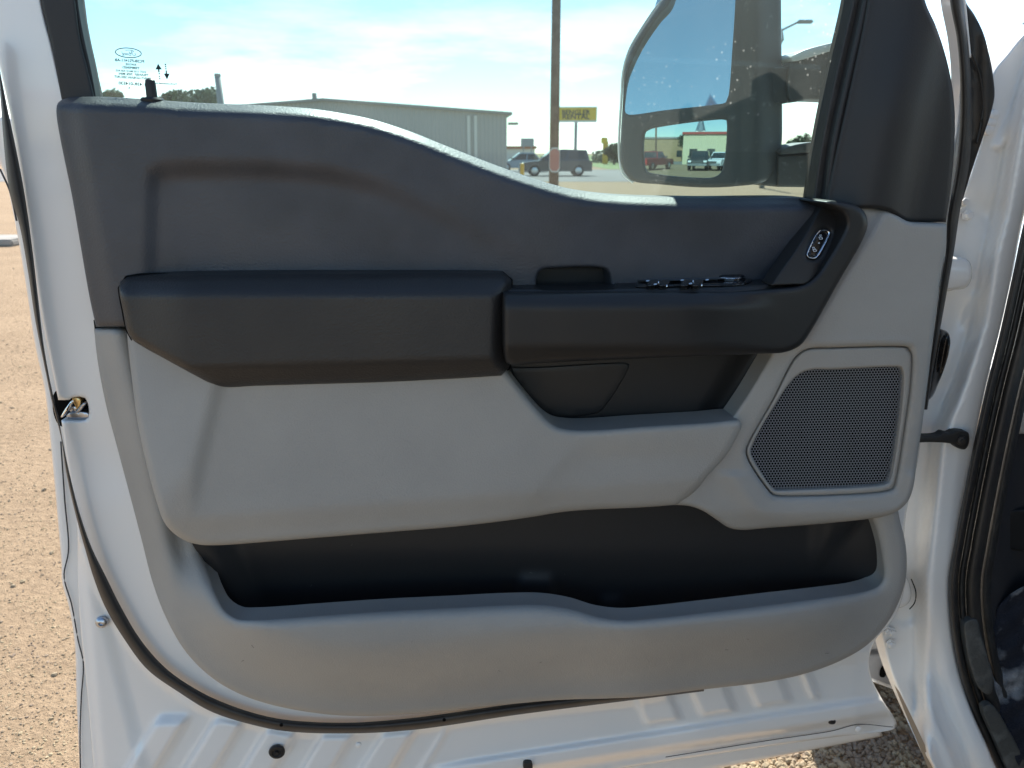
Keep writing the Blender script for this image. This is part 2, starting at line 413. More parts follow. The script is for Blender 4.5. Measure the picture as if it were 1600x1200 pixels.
M['grass'] = mat('short_grass', (.10, .17, .04), .8, .2, vary=(.8, (.16, .19, .06), .35, .7), bump=(6, .1, .8))
M['stone'] = mat('gravel_stone', (.36, .29, .19), .9, .2, vary=(7, (.22, .17, .13), .4, .6), bump=(90, .003, .6))

def text_mesh(body):
    cu = bpy.data.curves.new('t', 'FONT'); cu.body = body; cu.align_x = 'CENTER'; cu.align_y = 'CENTER'; cu.resolution_u = 2; cu.offset = .03
    o = bpy.data.objects.new('t', cu); COL.objects.link(o)
    dg = bpy.context.evaluated_depsgraph_get(); me = o.evaluated_get(dg).to_mesh()
    v = [x.co.copy() for x in me.vertices]; f = [tuple(p.vertices) for p in me.polygons]
    o.evaluated_get(dg).to_mesh_clear(); bpy.data.objects.remove(o); bpy.data.curves.remove(cu); return v, f

# ================================================================== GROUND AND ROADS
def sheet(name, x0, x1, y0, y1, z, m, lab=None, n=1):
    v = [(x0 + (x1 - x0) * i / n, y0 + (y1 - y0) * j / n, z) for j in range(n + 1) for i in range(n + 1)]
    f = [(j * (n + 1) + i, j * (n + 1) + i + 1, (j + 1) * (n + 1) + i + 1, (j + 1) * (n + 1) + i) for j in range(n) for i in range(n)]
    return tag(link(name, v, f, m, None, False), kind='structure')
sheet('ground', -900, 900, -900, 900, 0, M['ground'])
sheet('road', -300, 300, 44, 74, .01, M['asphalt'])
sheet('road', -300, 300, -74, -50, .01, M['asphalt'])
g = sheet('grass_field', 9, 400, 76, 400, .014, M['grass'])
sheet('grass_verge', -300, 300, -82, -75, .014, M['grass'])

# loose stones on the dirt
def stones():
    v, f = [], []
    ico = bmesh.new(); bmesh.ops.create_icosphere(ico, subdivisions=1, radius=1); base = [x.co.copy() for x in ico.verts]; tri = [[q.index for q in p.verts] for p in ico.faces]; ico.free()
    rg = random.Random(3)
    def put(x, y, s):
        b = len(v); R = Matrix.Rotation(rg.random() * 6.28, 3, 'Z') @ Matrix.Rotation(rg.random() * 6, 3, 'X')
        sc = Vector((s * rg.uniform(.7, 1.3), s * rg.uniform(.6, 1.1), s * rg.uniform(.4, .8)))
        for p in base:
            q = R @ Vector((p.x * sc.x, p.y * sc.y, p.z * sc.z)) * rg.uniform(.82, 1.12); v.append((x + q.x, y + q.y, s * .15 + q.z))
        f.extend([tuple(i + b for i in t) for t in tri])
    for i in range(7000):                      # left of the door
        py = rg.uniform(330, 1230) if i > 2000 else rg.uniform(300, 600)
        p = Z(rg.uniform(-60, 150), py, 0); s = rg.choice([.0018, .0022, .0028, .0035, .005]) * (1 + .25 * (p.y > 3))
        if rg.random() < .02: s *= 2.4
        put(p.x, p.y, s)
    for i in range(4200):                      # under the door, right
        p = Z(rg.uniform(1000, 1480), rg.uniform(1030, 1230), 0); s = rg.choice([.004, .006, .008, .01, .012])
        put(p.x, p.y, s)
    return link('gravel', v, f, M['stone'], None, False)
tag(stones(), 'small stones and pebbles lying loose on the sandy dirt', 'gravel', kind='stuff')

# ================================================================== THE TRUCK
TR = tag(empty('pickup_truck', (1.0, 1.6, 0)), 'white pickup truck with its front door open, grey and charcoal door trim', 'truck')

# ---- outer door skin (hem shows at the left edge)
outer = [(-60, 180), (0, 256), (20, 330), (38, 430), (55, 540), (70, 610), (80, 700), (91, 820), (96, 880), (97, 910), (108, 950), (117, 1010), (119, 1080), (122, 1150), (126, 1240, 1),
         (1000, 1225, 1), (1380, 1150, 1), (1330, 1030), (1350, 850), (1370, 500), (1380, 380, 1), (900, 345), (820, 320), (700, 270), (600, 230), (500, 205), (300, 195), (120, 190, 1), (60, 190, 1)]
skin = panel('door_outer_skin', outer, lambda x, y: -.088 + .02 * ss(250, 900, y) * 0 + 0 * x, M['paint'], TR, r=8, rm=.008, back=.02, res=30)
ptube('hem_sealer', [(0, 264, -.082), (16, 300, -.082), (26, 345, -.082)], .0012, M['seam'], skin)
ptube('hem_sealer', [(95, 690, -.0835), (101, 780, -.0835), (107, 860, -.0835), (100, 900, -.0835), (112, 945, -.0835), (122, 1000, -.0835), (130, 1035, -.0835), (127, 1090, -.0835), (125, 1150, -.0835), (126, 1215, -.0835)], .001, M['seam'], skin)

# ---- inner door shell
shell_o = [(-80, -80, 1), (58, -80, 1), (64, 0), (82, 75), (100, 150), (125, 230, 1), (640, 300), (1290, 360, 1), (1420, 330, 1), (1470, 300, 1), (1494, 200), (1499, 120), (1494, 60), (1483, 0), (1478, -80, 1),
           (1483, -80, 1), (1490, 0), (1502, 90), (1503, 180), (1496, 260), (1482, 345), (1477, 420), (1464, 500), (1446, 620), (1434, 720), (1418, 790), (1412, 850), (1416, 900), (1400, 960), (1366, 1003), (1358, 1030), (1362, 1060), (1378, 1092),
           (1402, 1133), (1397, 1139), (1300, 1152), (1200, 1166), (1000, 1196), (850, 1222), (600, 1260), (150, 1260, 1), (146, 1200), (134, 1060), (124, 960), (121, 890), (120, 820), (112, 760), (103, 710), (96, 657, 1),
           (110, 657), (132, 656), (138, 652), (137, 630), (133, 622), (124, 620), (112, 622), (108, 625), (91, 625, 1), (80, 570), (66, 500), (54, 420), (42, 330), (33, 270), (20, 200), (0, 108), (-25, 0)]
TRIMALL = np.array([(148, 500), (182, 695), (223, 850), (258, 962), (290, 1018), (330, 1058), (370, 1082), (420, 1100), (500, 1115), (570, 1119), (650, 1115), (800, 1100), (1000, 1089), (1200, 1065), (1312, 1033), (1352, 1010), (1380, 982), (1400, 950), (1417, 880), (1406, 812), (1430, 740), (1460, 500)], float)
def shell_f(x, y):
    w = np.full(len(x), -.035)
    w = w - .012 * (1 - ss(40, 110, ld(x, y, (100, 150), (235, 900)) + 130)) * (1 - ss(520, 760, y))
    w = w - .006 * ss(0, 26, ld(x, y, (118, 745), (180, 980)) * -1 + 26) * ss(640, 760, y)
    # raised flange around the door trim
    # channel outside the weatherstrip
    ws = cr(WS_MID, 12, False)
    dd = np.full(len(x), 1e9)
    for i in range(len(ws) - 1):
        a, b = ws[i], ws[i + 1]; e = b - a; t = np.clip(((x - a[0]) * e[0] + (y - a[1]) * e[1]) / (e @ e), 0, 1)
        dd = np.minimum(dd, np.hypot(x - a[0] - t * e[0], y - a[1] - t * e[1]))
    side = sdf(x, y, WS_IN)                      # inside = toward the trim
    w = w + .010 * ss(4, 26, dd) * (side > 0) * ss(680, 800, y) - .010 * ss(2, 20, dd) * (side < 0) * ss(690, 810, y) * (1 - ss(1000, 1100, x))
    w = w - .06 * ss(20, 34, sdf(x, y, TRIMALL)) * (y > 540)
    # vertical crease near the rear edge
    w = w - .010 * (1 - ss(0, 16, ld(x, y, (122, 900), (150, 1200)) * -1)) * (y > 850) * (x < 300)
    # stamped diagonal ribs, lower left
    u = (x - 200) + (y - 1200) * .62
    ph = ((u + 8) / 92.0) % 1.0
    rib = ss(0, .10, ph) * (1 - ss(.50, .66, ph))
    msk = ss(180, 205, u) * 0 + ss(-10, 5, u) * (1 - ss(445, 470, u)) * ss(1110, 1136, y + .02 * (x - 300))
    w = w + .015 * rib * msk * ss(6, 18, dd) * (side < 0) * (y > 1096)
    # stamped steps, lower right
    v = y + .155 * (x - 1000)
    u2 = (x - 990) - (y - 1100) * .42
    ph2 = (u2 / 92.0) % 1.0
    rib2 = ss(0, .14, ph2) * (1 - ss(.6, .76, ph2))
    w = w + .013 * rib2 * ss(-8, 6, u2) * (1 - ss(285, 300, u2)) * (1 - ss(1130, 1138, v))
    # long horizontal swages below the weatherstrip
    far = ss(620, 760, x)
    w = w + far * (.010 * ss(1144, 1154, v) * (1 - ss(1170, 1180, v)) - .009 * ss(1176, 1184, v) + .010 * ss(1198, 1204, v) * (1 - ss(1215, 1220, v)))
    w = w - .012 * ss(0, 1, (x - 1330) / 60) * (y > 1000)
    return w
WS_MID = [(5, 100), (20, 210), (30, 300), (50, 430), (72, 570), (84, 625), (98, 690), (108, 750), (120, 805), (137, 860), (156, 905), (180, 950), (208, 1000), (246, 1046), (296, 1084), (340, 1107), (400, 1125), (450, 1135), (550, 1138), (650, 1131), (750, 1116), (870, 1101), (980, 1088), (1100, 1070)]
WS_IN = np.array([(5, 100), (20, 210), (50, 430), (84, 625), (108, 750), (120, 805), (137, 860), (156, 905), (180, 950), (208, 1000), (246, 1046), (296, 1084), (340, 1107), (400, 1125), (450, 1135), (550, 1138), (650, 1131), (750, 1116), (870, 1101), (980, 1088), (1100, 1070), (1500, 1000), (1500, 0)], float)
shell = panel('door_inner_shell', shell_o, shell_f, M['paint'], TR, r=5, rm=.005, back=.018, res=5.2, coarse=lambda x, y: y < 1075 - max(0, (x - 1000) * .12) and 80 + y * .22 < x - 20 and x < 1390 and not (y > 820 and x < 330))
# spot-weld dimples, plugs, screws
def disc(name, px, py, w, prof, m, parent, seg=24, tilt=None):
    ax = DR.n if tilt is None else tilt
    return flat_smooth(MB().lathe(DR.P(px, py, w), ax, prof, seg).build(name, m, parent), 40)
o = disc('torx_screw', 160, 971, -.046, [(.0085, 0), (.0095, .002), (.0088, .004), (.007, .0062), (.0042, .0072), (.0034, .0074), (.003, .0045), (.0001, .0045)], M['steel'], shell)
o = disc('drain_plug', 433, 1173, -.034, [(.0125, 0), (.013, .003), (.0115, .005), (.008, .0055), (.0068, .004), (.004, .004), (.003, .007), (.0001, .007)], M['smooth'], shell)
for px, py, s in ((825, 1198, 1), (1300, 1126, .8)):
    q = panel('square_plug', [(px - 6 * s, py - 6 * s), (px + 6 * s, py - 6 * s), (px + 6 * s, py + 6 * s), (px - 6 * s, py + 6 * s)], lambda x, y: -.033 + 0 * x, M['rubber'], shell, r=2, rm=.002, back=.02, res=3, step=2)
disc('weld_stud', 1341, 1139, -.040, [(.006, 0), (.0055, .0025), (.003, .0035), (.0001, .0036)], M['paint'], shell)
disc('weld_stud', 560, 1163, -.030, [(.005, 0), (.0045, .0025), (.003, .0035), (.0001, .0036)], M['paint'], shell)
ptube('hem_sealer', [(1040, 1183, -.046), (1200, 1157, -.046), (1300, 1142, -.046), (1340, 1132, -.046), (1395, 1136, -.05)], .0007, M['seam'], shell)
ptube('hem_sealer', [(1352, 1030, -.046), (1346, 1060, -.046), (1352, 1090, -.046), (1362, 1108, -.046)], .0007, M['seam'], shell)

# ---- latch in its notch
cav = panel('latch_cavity', [(86, 612), (145, 612), (146, 662), (92, 664)], lambda x, y: -.062 + 0 * x, M['hollow'], TR, back=.002, res=12)
lt = panel('latch', [(104, 652), (106, 645), (138, 645), (139, 653)], lambda x, y: -.042 + 0 * x, M['steel'], TR, r=2.5, rm=.003, back=.012, res=4, step=2)
for nm, pts, m, w in (('latch_claw', [(113, 622), (124, 622), (127, 629), (121, 640), (117, 634)], 'gold', -.040),
                  ('latch_claw', [(121, 640), (131, 629), (134, 630), (122, 645), (118, 645)], 'steel', -.037),
                  ('latch_lever', [(112, 635), (120, 636), (119, 643), (108, 643)], 'steel', -.044),
                  ('latch_edge', [(95, 652), (98, 652), (116, 626), (114, 624)], 'chrome', -.04)):
    panel(nm, pts, lambda x, y, w=w: w + 0 * x, M[m], lt, r=1.5, rm=.0015, back=.008, res=4, step=2)

# ---- weatherstrip
wl = [(-6, 60), (0, 150), (15, 300), (30, 350), (43, 420), (55, 500), (70, 575), (82, 632), (95, 682), (102, 730), (110, 770), (121, 815), (133, 858), (147, 905), (165, 950), (195, 1000), (230, 1046), (280, 1082), (330, 1112), (400, 1134), (450, 1143), (550, 1146), (650, 1140), (800, 1118), (900, 1105), (980, 1095), (1100, 1080)]
wr = [(-2, 100), (8, 150), (38, 300), (52, 400), (60, 470), (70, 550), (84, 622), (92, 655), (100, 700), (110, 745), (124, 800), (143, 855), (165, 900), (190, 950), (220, 1000), (260, 1045), (310, 1079), (350, 1098), (400, 1115), (450, 1125), (550, 1129), (650, 1121), (800, 1100), (900, 1088), (980, 1082), (1100, 1066)]
def strip(name, a, b, w0, h, m, parent, n=150, k=7):
    A = resamp([(*p, 0) for p in a], n); B = resamp([(*p, 0) for p in b], n); lines = []
    # match the two edges by nearest point instead of by length
    Bm = np.array([B[np.argmin(np.hypot(B[:, 0] - p[0], B[:, 1] - p[1]))] for p in A])
    verts = []
    for j in range(k + 1):
        t = j / k; q = A * (1 - t) + Bm * t; ww = w0 + h * math.sin(math.pi * t) ** .6
        verts += [tuple(p) for p in DR.Pn(q[:, 0], q[:, 1], np.full(n, ww))]
    f = [(i * n + j, i * n + j + 1, (i + 1) * n + j + 1, (i + 1) * n + j) for i in range(k) for j in range(n - 1)]
    return link(name, verts, f, m, parent)
ws = strip('weatherstrip', wl, wr, -.024, .014, M['rubber'], TR)
for px, py in ((440, 1131), (694, 1123)): disc('strip_clip', px, py, -.013, [(.003, 0), (.003, .003), (.0001, .0035)], M['hollow'], ws, 12)

# ---- window glass, frame and seals
glass_o = [(5, -420, 1), (1440, -420, 1), (1372, -90), (1330, 100), (1290, 330, 1), (1100, 335), (900, 325), (780, 290), (700, 262), (600, 225), (520, 205), (300, 190), (120, 180, 1)]
glass = panel('window_glass', glass_o, lambda x, y: -.055 + 0 * x, M['glass'], TR, back=0, res=60, step=20)
wf = panel('window_channel', [(52, -90, 1), (104, -90, 1), (117, -5), (126, 60), (138, 110), (149, 160), (152, 200, 1), (105, 200, 1), (95, 150), (80, 70), (62, -8)],
      lambda x, y: -.03 - .016 * ss(0, 12, -ld(x, y, (112, 0), (140, 150)) * 1 - 4) * 0 + 0 * x, M['sail'], TR, r=6, rm=.006, back=.03, res=10)
panel('channel_lip', [(108, -90, 1), (117, -90, 1), (122, 0), (131, 55), (143, 110), (151, 158), (151, 190, 1), (143, 190, 1), (137, 130), (122, 60), (115, 0)], lambda x, y: -.036 + 0 * x, M['liner'], wf, r=3, rm=.004, back=.02, res=8)
wf2 = panel('window_channel', [(1346, -90, 1), (1366, -90, 1), (1352, 0), (1325, 120), (1305, 220), (1290, 325, 1), (1268, 325, 1), (1280, 240), (1295, 160), (1315, 70), (1331, 0)],
      lambda x, y: -.03 + 0 * x, M['rubber'], TR, r=5, rm=.006, back=.03, res=10)
panel('channel_lip', [(1362, -90, 1), (1384, -90, 1), (1366, 0), (1340, 110), (1315, 220), (1302, 325, 1), (1285, 325, 1), (1297, 230), (1318, 130), (1347, 0)],
      lambda x, y: -.012 + 0 * x, M['sail'], wf2, r=8, rm=.009, back=.03, res=10)

# ---- sail panel
sail_o = [(1368, -90, 1), (1432, -90, 1), (1445, 0), (1462, 40), (1477, 85), (1487, 130), (1492, 180), (1491, 230), (1486, 290), (1478, 347, 1), (1430, 347, 1), (1415, 345), (1395, 333), (1370, 326), (1300, 330, 1), (1288, 325, 1), (1303, 250), (1325, 150), (1352, 20)]
def sail_f(x, y):
    t = (x - (1365 - (y) * .21)) / 130.0
    return -.005 + .03 * np.sin(np.clip(t, 0, 1) * 2.6) ** 1.0 * (.6 + .4 * ss(0, 200, y)) - .012 * ss(.75, 1.1, t)
panel('sail_panel', sail_o, sail_f, M['sail'], TR, r=7, rm=.007, back=.04, res=8)

# ---- lower trim (grey) with the storage pocket opening
lower_o = [(147, 514, 1), (152, 560), (165, 630), (182, 695), (202, 770), (223, 850), (237, 905), (258, 962), (290, 1018), (330, 1058), (370, 1082), (420, 1100), (500, 1115), (570, 1119), (650, 1115), (800, 1100), (870, 1094), (1000, 1089), (1100, 1077), (1200, 1065),
           (1260, 1052), (1312, 1033), (1352, 1010), (1380, 982), (1400, 950), (1413, 915), (1417, 880), (1414, 845), (1406, 812), (1402, 790, 1), (1390, 783, 1), (1115, 756, 1), (1108, 720, 1), (1160, 640, 1), (1150, 600, 1), (700, 530, 1), (300, 513, 1)]
pocket_h = [(318, 820, 1), (310, 850), (325, 890), (340, 932), (352, 953), (372, 966), (400, 967), (500, 960), (600, 953), (700, 948), (800, 943), (850, 943), (895, 950), (935, 962), (975, 967), (1020, 964), (1100, 955), (1200, 943), (1300, 931), (1345, 924), (1370, 915), (1379, 902),
            (1377, 870), (1370, 835), (1362, 812), (1350, 798, 1), (1140, 790, 1), (1095, 765, 1), (700, 760, 1), (400, 780, 1)]
hand_h = [(765, 540, 1), (1230, 530, 1), (1160, 640), (1130, 690, 1), (810, 700, 1)]
def lower_f(x, y):
    d = sdf(x, y, LOWL)
    dl = -ld(x, y, (148, 512), (237, 905))
    w = .012 - .018 * (1 - ss(0, 30, dl)) * (1 - ss(900, 1000, y)) - .020 * ss(34, 60, dl) * (1 - ss(840, 940, y)) * (x < 500)
    w = w + .058 * ss(5, 120, d) * ss(850, 985, y) * (1 - .35 * ss(1200, 1400, x))
    # bottle bulge right of the dip
    w = w + .012 * ss(880, 1020, x) * (1 - ss(1250, 1400, x)) * ss(900, 1000, y)
    return w
LOWL = cr(lower_o, 20)
lower = panel('lower_trim', lower_o, lower_f, M['grey'], TR, r=12, rm=.010, back=.03, res=9,
              holes=[(pocket_h, 20, .016), (hand_h, 0, 0)])
panel('painted_gap_shade', [(146, 500, 1), (260, 500, 1), (260, 525, 1), (149, 525, 1)], lambda x, y: -.018 + 0 * x, M['hollow'], lower, back=0, res=40)  # flat black patch behind the trim joint, painting its shade
# pocket liner
def liner_f(x, y):
    w = -.035 + 0 * x - .02 * ss(850, 960, y)
    w = w + .025 * (1 - ss(0, 60, -ld(x, y, (312, 850), (372, 966)))) 
    w = w + .02 * ss(0, 1, (x - 1290) / 90)
    def boss(cx, cy, hw, y1): return ss(0, 16, hw - np.abs(x - cx)) * ss(cy - 16, cy + 12, y)
    w = w + .012 * boss(838, 904, 36, 0) + .011 * boss(955, 936, 26, 0)
    w = w + .02 * ss(0, 22, ld(x, y, (1175, 885), (1265, 945))) * ss(0, 22, -ld(x, y, (1175, 888), (1240, 880)) + 26) * (x < 1290) * (x > 1150) * ss(1170, 1185, x)
    w = w + .018 * ss(0, 26, ld(x, y, (1360, 800), (1290, 885))) * ss(1260, 1300, x)
    return w
panel('pocket_liner', [(290, 780, 1), (1390, 770, 1), (1400, 930), (1340, 985, 1), (950, 1020, 1), (340, 1010, 1), (300, 900)], liner_f, M['liner'], lower, back=.004, res=8)

def lint(name, spots, m, parent, wfun):
    mb = MB()
    for x, y, l_, a in spots:
        dx, dy = math.cos(a) * l_ / 2, math.sin(a) * l_ / 2; w = float(wfun(np.array([float(x)]), np.array([float(y)]))[0]) + .0008
        mb.add([DR.P(x - dx, y - dy, w), DR.P(x + dx, y + dy, w), DR.P(x + dx - dy * .2, y + dy + dx * .25, w), DR.P(x - dx - dy * .2, y - dy + dx * .25, w)], [(0, 1, 2, 3)])
    return tag(mb.build(name, m, parent), kind='stuff')
M['lint'] = mat('pale_lint', (.14, .14, .14), .9)
rl = random.Random(11)
lint('lint', [(rl.uniform(400, 1350), rl.uniform(850, 930), rl.uniform(1.5, 5), rl.uniform(-1, 1.5)) for _ in range(6)], M['lint'], lower, liner_f)
lint('lint', [(rl.uniform(300, 1390), rl.uniform(985, 1060), rl.uniform(1.5, 6), rl.uniform(-1, 1.5)) for _ in range(12)], M['lint'], lower, lower_f)
# ---- upper trim (charcoal)
upper_o = [(88, 172), (91, 160), (102, 154), (150, 151), (230, 155), (300, 160), (400, 164), (440, 166), (490, 170), (530, 176), (580, 186), (640, 205), (700, 229), (780, 260), (850, 284), (900, 297), (950, 304), (1000, 307), (1100, 309), (1275, 311), (1290, 318, 1),
           (1290, 340, 1), (1262, 460, 1), (1240, 500, 1), (150, 511, 1), (140, 465), (115, 320)]
LED = cr([(60, 150), (150, 151), (230, 155), (300, 160), (400, 164), (440, 166), (490, 170), (530, 176), (580, 186), (640, 205), (700, 229), (780, 260), (850, 284), (900, 297), (950, 304), (1000, 307), (1100, 309), (1400, 312)], 12, False)
REC = np.array([(226, 290), (232, 266), (250, 255), (300, 252), (420, 253), (520, 262), (600, 282), (700, 330), (900, 430), (900, 640), (214, 640), (222, 430)], float)
def upper_f(x, y):
    w = .022 - .016 * (1 - ss(4, 44, -ld(x, y, (88, 170), (148, 510))))
    s = sdf(x, y, REC)
    w = w - .010 * ss(-6, 30, s) * (1 - .85 * ss(400, 780, x))
    yt = np.interp(x, LED[:, 0], LED[:, 1])
    w = w - .022 * (1 - ss(0, 20, y - yt)) ** 1.5        # ledge rolls over towards the glass
    w = w - .012 * ss(1050, 1280, x)
    return w
cup_h = [(838, 470, 1), (839, 432), (846, 422), (870, 419), (935, 418), (948, 422), (953, 434), (955, 470, 1)]
upper = panel('upper_trim', upper_o, upper_f, M['dark'], TR, r=10, rm=.010, back=.05, res=8, holes=[(cup_h, 5, .005)])
panel('pull_cup', [(826, 410, 1), (966, 408, 1), (968, 490, 1), (826, 490, 1)], lambda x, y: -.02 + 0 * x, M['liner'], upper, back=.002, res=20)
kn = DR.P(238, 156, -.012)
kb = MB().lathe(kn, (0, 0, 1), [(.0135, -.003), (.014, 0), (.012, .0025), (.0065, .003), (.0062, .018), (.0055, .0225), (.003, .0245), (.0001, .025)], 20)
flat_smooth(kb.build('lock_knob', M['smooth'], upper), 40)

# ---- grey pod below the armrest
pod_o = [(197, 500, 1), (200, 540), (207, 600), (215, 660), (230, 730), (245, 785), (256, 815), (270, 832), (290, 845), (312, 851), (340, 852), (400, 848), (500, 840), (600, 832), (700, 824), (780, 815), (830, 808), (880, 800), (930, 796), (1000, 793), (1056, 789, 1),
         (1083, 770), (1110, 738), (1134, 712), (1146, 692), (1159, 662), (1156, 657), (1100, 660), (1000, 666), (930, 671), (895, 671), (872, 667), (856, 657), (838, 638), (812, 606), (790, 578), (775, 560, 1), (350, 560, 1)]
def pod_f(x, y):
    A = .056 + .012 * (y - 600) / 250 + 0 * x
    Lf = plane3(x, y, (196, 520, .012), (262, 830, .018), (350, 604, .062)) + .0
    Lf2 = plane3(x, y, (350, 604, .058), (298, 800, .069), (240, 790, .0535))
    c = ld(x, y, (352, 604), (304, 812))
    wd = np.clip(66 * (815 - y) / 210, 1, 80)
    A = A + .00042 * smin(np.clip(c, 0, 500), wd, 8) * (c > 0)
    w = smin(A, Lf2 + .012, .005)
    c2 = -ld(x, y, (903, 690), (800, 808)); w = w - .009 * (1 - np.exp(-np.clip(c2, 0, 500) / 26)) * ss(675, 720, y)
    Rt = plane3(x, y, (893, 700, .064), (800, 806, .066), (1100, 760, .052))
    w = smin(w, Rt, .008)
    w = w - .012 * (1 - ss(0, 46, -(y - (848 - .075 * (x - 312))))) * (x < 1100)
    return w
pod = panel('door_pull_pod', pod_o, pod_f, M['grey'], TR, r=12, rm=.012, back=.05, res=8)

# ---- speaker section
sp_o = [(1300, 322, 1), (1350, 323), (1385, 329), (1402, 337), (1416, 345), (1430, 348, 1), (1479, 350, 1), (1478, 385), (1470, 430), (1462, 490), (1454, 560), (1444, 640), (1434, 710), (1426, 765), (1418, 784), (1402, 799), (1380, 807), (1300, 817), (1200, 825), (1160, 828), (1140, 825), (1118, 811), (1098, 798), (1078, 791), (1055, 789, 1),
        (1040, 760, 1), (1090, 690, 1), (1141, 655, 1), (1165, 620), (1205, 553, 1), (1190, 520, 1), (1250, 440, 1)]
gr_o = [(1262, 545), (1300, 543), (1405, 541), (1420, 543), (1425, 552), (1424, 600), (1416, 660), (1401, 750), (1396, 764), (1380, 769), (1225, 776), (1208, 774), (1198, 764), (1168, 718), (1165, 704), (1172, 686), (1205, 628), (1244, 556)]
GRO = cr(gr_o, 10)
def sp_f(x, y):
    w = .031 - .010 * ss(0, 300, 600 - y) + 0 * x
    s = sdf(x, y, GRO)
    w = w + .0015 * ss(-16, -6, s) - .005 * ss(-6, 0, s)
    w = w + .006 * np.exp(-((s + 30) / 18) ** 2) * (y > 740)
    w = w - .012 * (1 - ss(0, 22, -ld(x, y, (1356, 345), (1225, 560)))) * (1 - ss(500, 640, y))
    w = w - .014 * ss(0, 40, y - (795 - .0 * x)) 
    return w
gin_o = [(1266, 551), (1300, 549), (1405, 547), (1415, 549), (1419, 556), (1418, 600), (1410, 660), (1395, 748), (1390, 760), (1378, 764), (1227, 771), (1212, 769), (1203, 760), (1174, 716), (1171, 704), (1178, 688), (1210, 632), (1248, 560)]
spk = panel('speaker_section', sp_o, sp_f, M['grey'], TR, r=8, rm=.008, back=.035, res=7, holes=[(gr_o, 2.5, .0025)])
msh_o = [(1265, 578), (1300, 577), (1395, 573), (1408, 574), (1411, 582), (1410, 620), (1403, 680), (1392, 745), (1388, 754), (1375, 758), (1225, 766), (1212, 766), (1204, 759), (1177, 718), (1173, 705), (1178, 690), (1205, 642), (1244, 588)]
def fr_f(x, y):
    return sp_f(x, y) - .0015 + 0 * x
gsm = [(a * .988 + 1300 * .012, b * .988 + 660 * .012) for a, b in gr_o]
rim = panel('speaker_surround', gsm, fr_f, M['grey'], TR, r=5, rm=.004, back=.01, res=8, holes=[(msh_o, 4, .004)])
M['mesh'] = mat('slate_grey_mesh', (.22, .225, .235), .5, .4)
def hexmesh():
    poly = cr(msh_o, 5); p = 4.55; rows = int(210 / (p * .866)) + 2
    v, f = [], []
    cx, cy = [], []
    for j in range(rows):
        for i in range(58): cx.append(1166 + (i + .5 * (j % 2)) * p); cy.append(568 + j * p * .866)
    cx, cy = np.array(cx), np.array(cy); cy2 = cy - (cx - 1166) * .03
    s = sdf(cx, cy2, poly); ok = s > -2.0
    for x, y in zip(cx[ok], cy2[ok]):
        b = len(v)
        for rr, w in ((p * .578, -.004), (p * .42, -.0045), (p * .41, -.007)):
            for k in range(6):
                a = math.pi / 6 + k * math.pi / 3; q = DR.P(x + rr * math.cos(a), y + rr * math.sin(a), w + .0225 - .010 * float(ss(0, 300, 600 - y))); v.append(tuple(q))
        for lvl in (0, 6):
            for k in range(6): f.append((b + lvl + k, b + lvl + (k + 1) % 6, b + lvl + 6 + (k + 1) % 6, b + lvl + 6 + k))
    return link('speaker_grille', v, f, M['mesh'], rim, False)
hexmesh()
panel('speaker_cavity', [(1236, 566, 1), (1420, 562, 1), (1398, 770, 1), (1200, 775, 1), (1166, 718, 1), (1166, 690, 1)], lambda x, y: .0085 + 0 * x, M['hollow'], rim, back=0, res=40, step=20)

# ---- dark recess behind the pull handle
def rec_f(x, y):
    w = -.012 + 0 * x
    a = -ld(x, y, (1140, 560), (1075, 665))
    w = w - .010 * ss(0, 22, a) + .022 * ss(26, 80, a)
    return w
rec = panel('handle_recess', [(750, 535, 1), (1240, 520, 1), (1215, 552), (1150, 660), (1120, 700, 1), (800, 705, 1)], rec_f, M['smooth'], TR, back=.004, res=9)
fl = panel('access_flap', [(796, 570, 1), (800, 573), (975, 567), (983, 569), (982, 576), (948, 632), (936, 644), (915, 649), (862, 651), (845, 640), (800, 582)], lambda x, y: -.009 + 0 * x, M['smooth'], rec, r=2.5, rm=.002, back=.004, res=9)

# ---- armrest pad
arm_o = [(186, 450), (188, 440), (197, 433), (215, 430), (300, 429), (500, 427), (760, 426), (786, 427, 1), (799, 438, 1), (800, 560, 1), (795, 575), (783, 587, 1), (700, 592), (600, 597), (500, 600), (400, 603), (352, 605), (334, 601), (300, 584), (260, 562), (222, 541), (206, 530), (198, 515), (193, 490)]
def arm_f(x, y):
    w = .088 + .00004 * (y - 515) + 0 * x
    w = smin(w, .058 + .00095 * (y - 430), .004)
    w = smin(w, .0905 - .00075 * (y - (573 - .030 * (x - 350))), .002)
    w = smin(w, .088 - .022 * (x - 772) / 20.0, .004)
    w = w - .03 * ss(0, 1, (300 - x) / 110.0)
    c = ld(x, y, (213, 528), (350, 596))
    w = w - .0 * c
    return w
arm = panel('armrest_pad', arm_o, arm_f, M['pad'], TR, r=13, rm=.011, back=.06, res=7)

def gap(name, outline, d, w, parent, back=.004):  # flat near-black sheet that paints gap shade round an outline
    c = cr(outline, 8); t = np.roll(c, -1, 0) - np.roll(c, 1, 0); t /= np.linalg.norm(t, axis=1)[:, None]; nn = np.stack([t[:, 1], -t[:, 0]], 1)
    a = c + nn * d
    if sdf(a[:1, 0], a[:1, 1], c)[0] > 0: a = c - nn * d
    return panel(name, [tuple(p) for p in a[::2]], lambda x, y: w + 0 * x, M['hollow'], parent, back=back, res=40, step=30)
gap('painted_gap_shade', arm_o, 2.2, .0245, arm)  # thin black rim painted as shade round the pad, no real gap
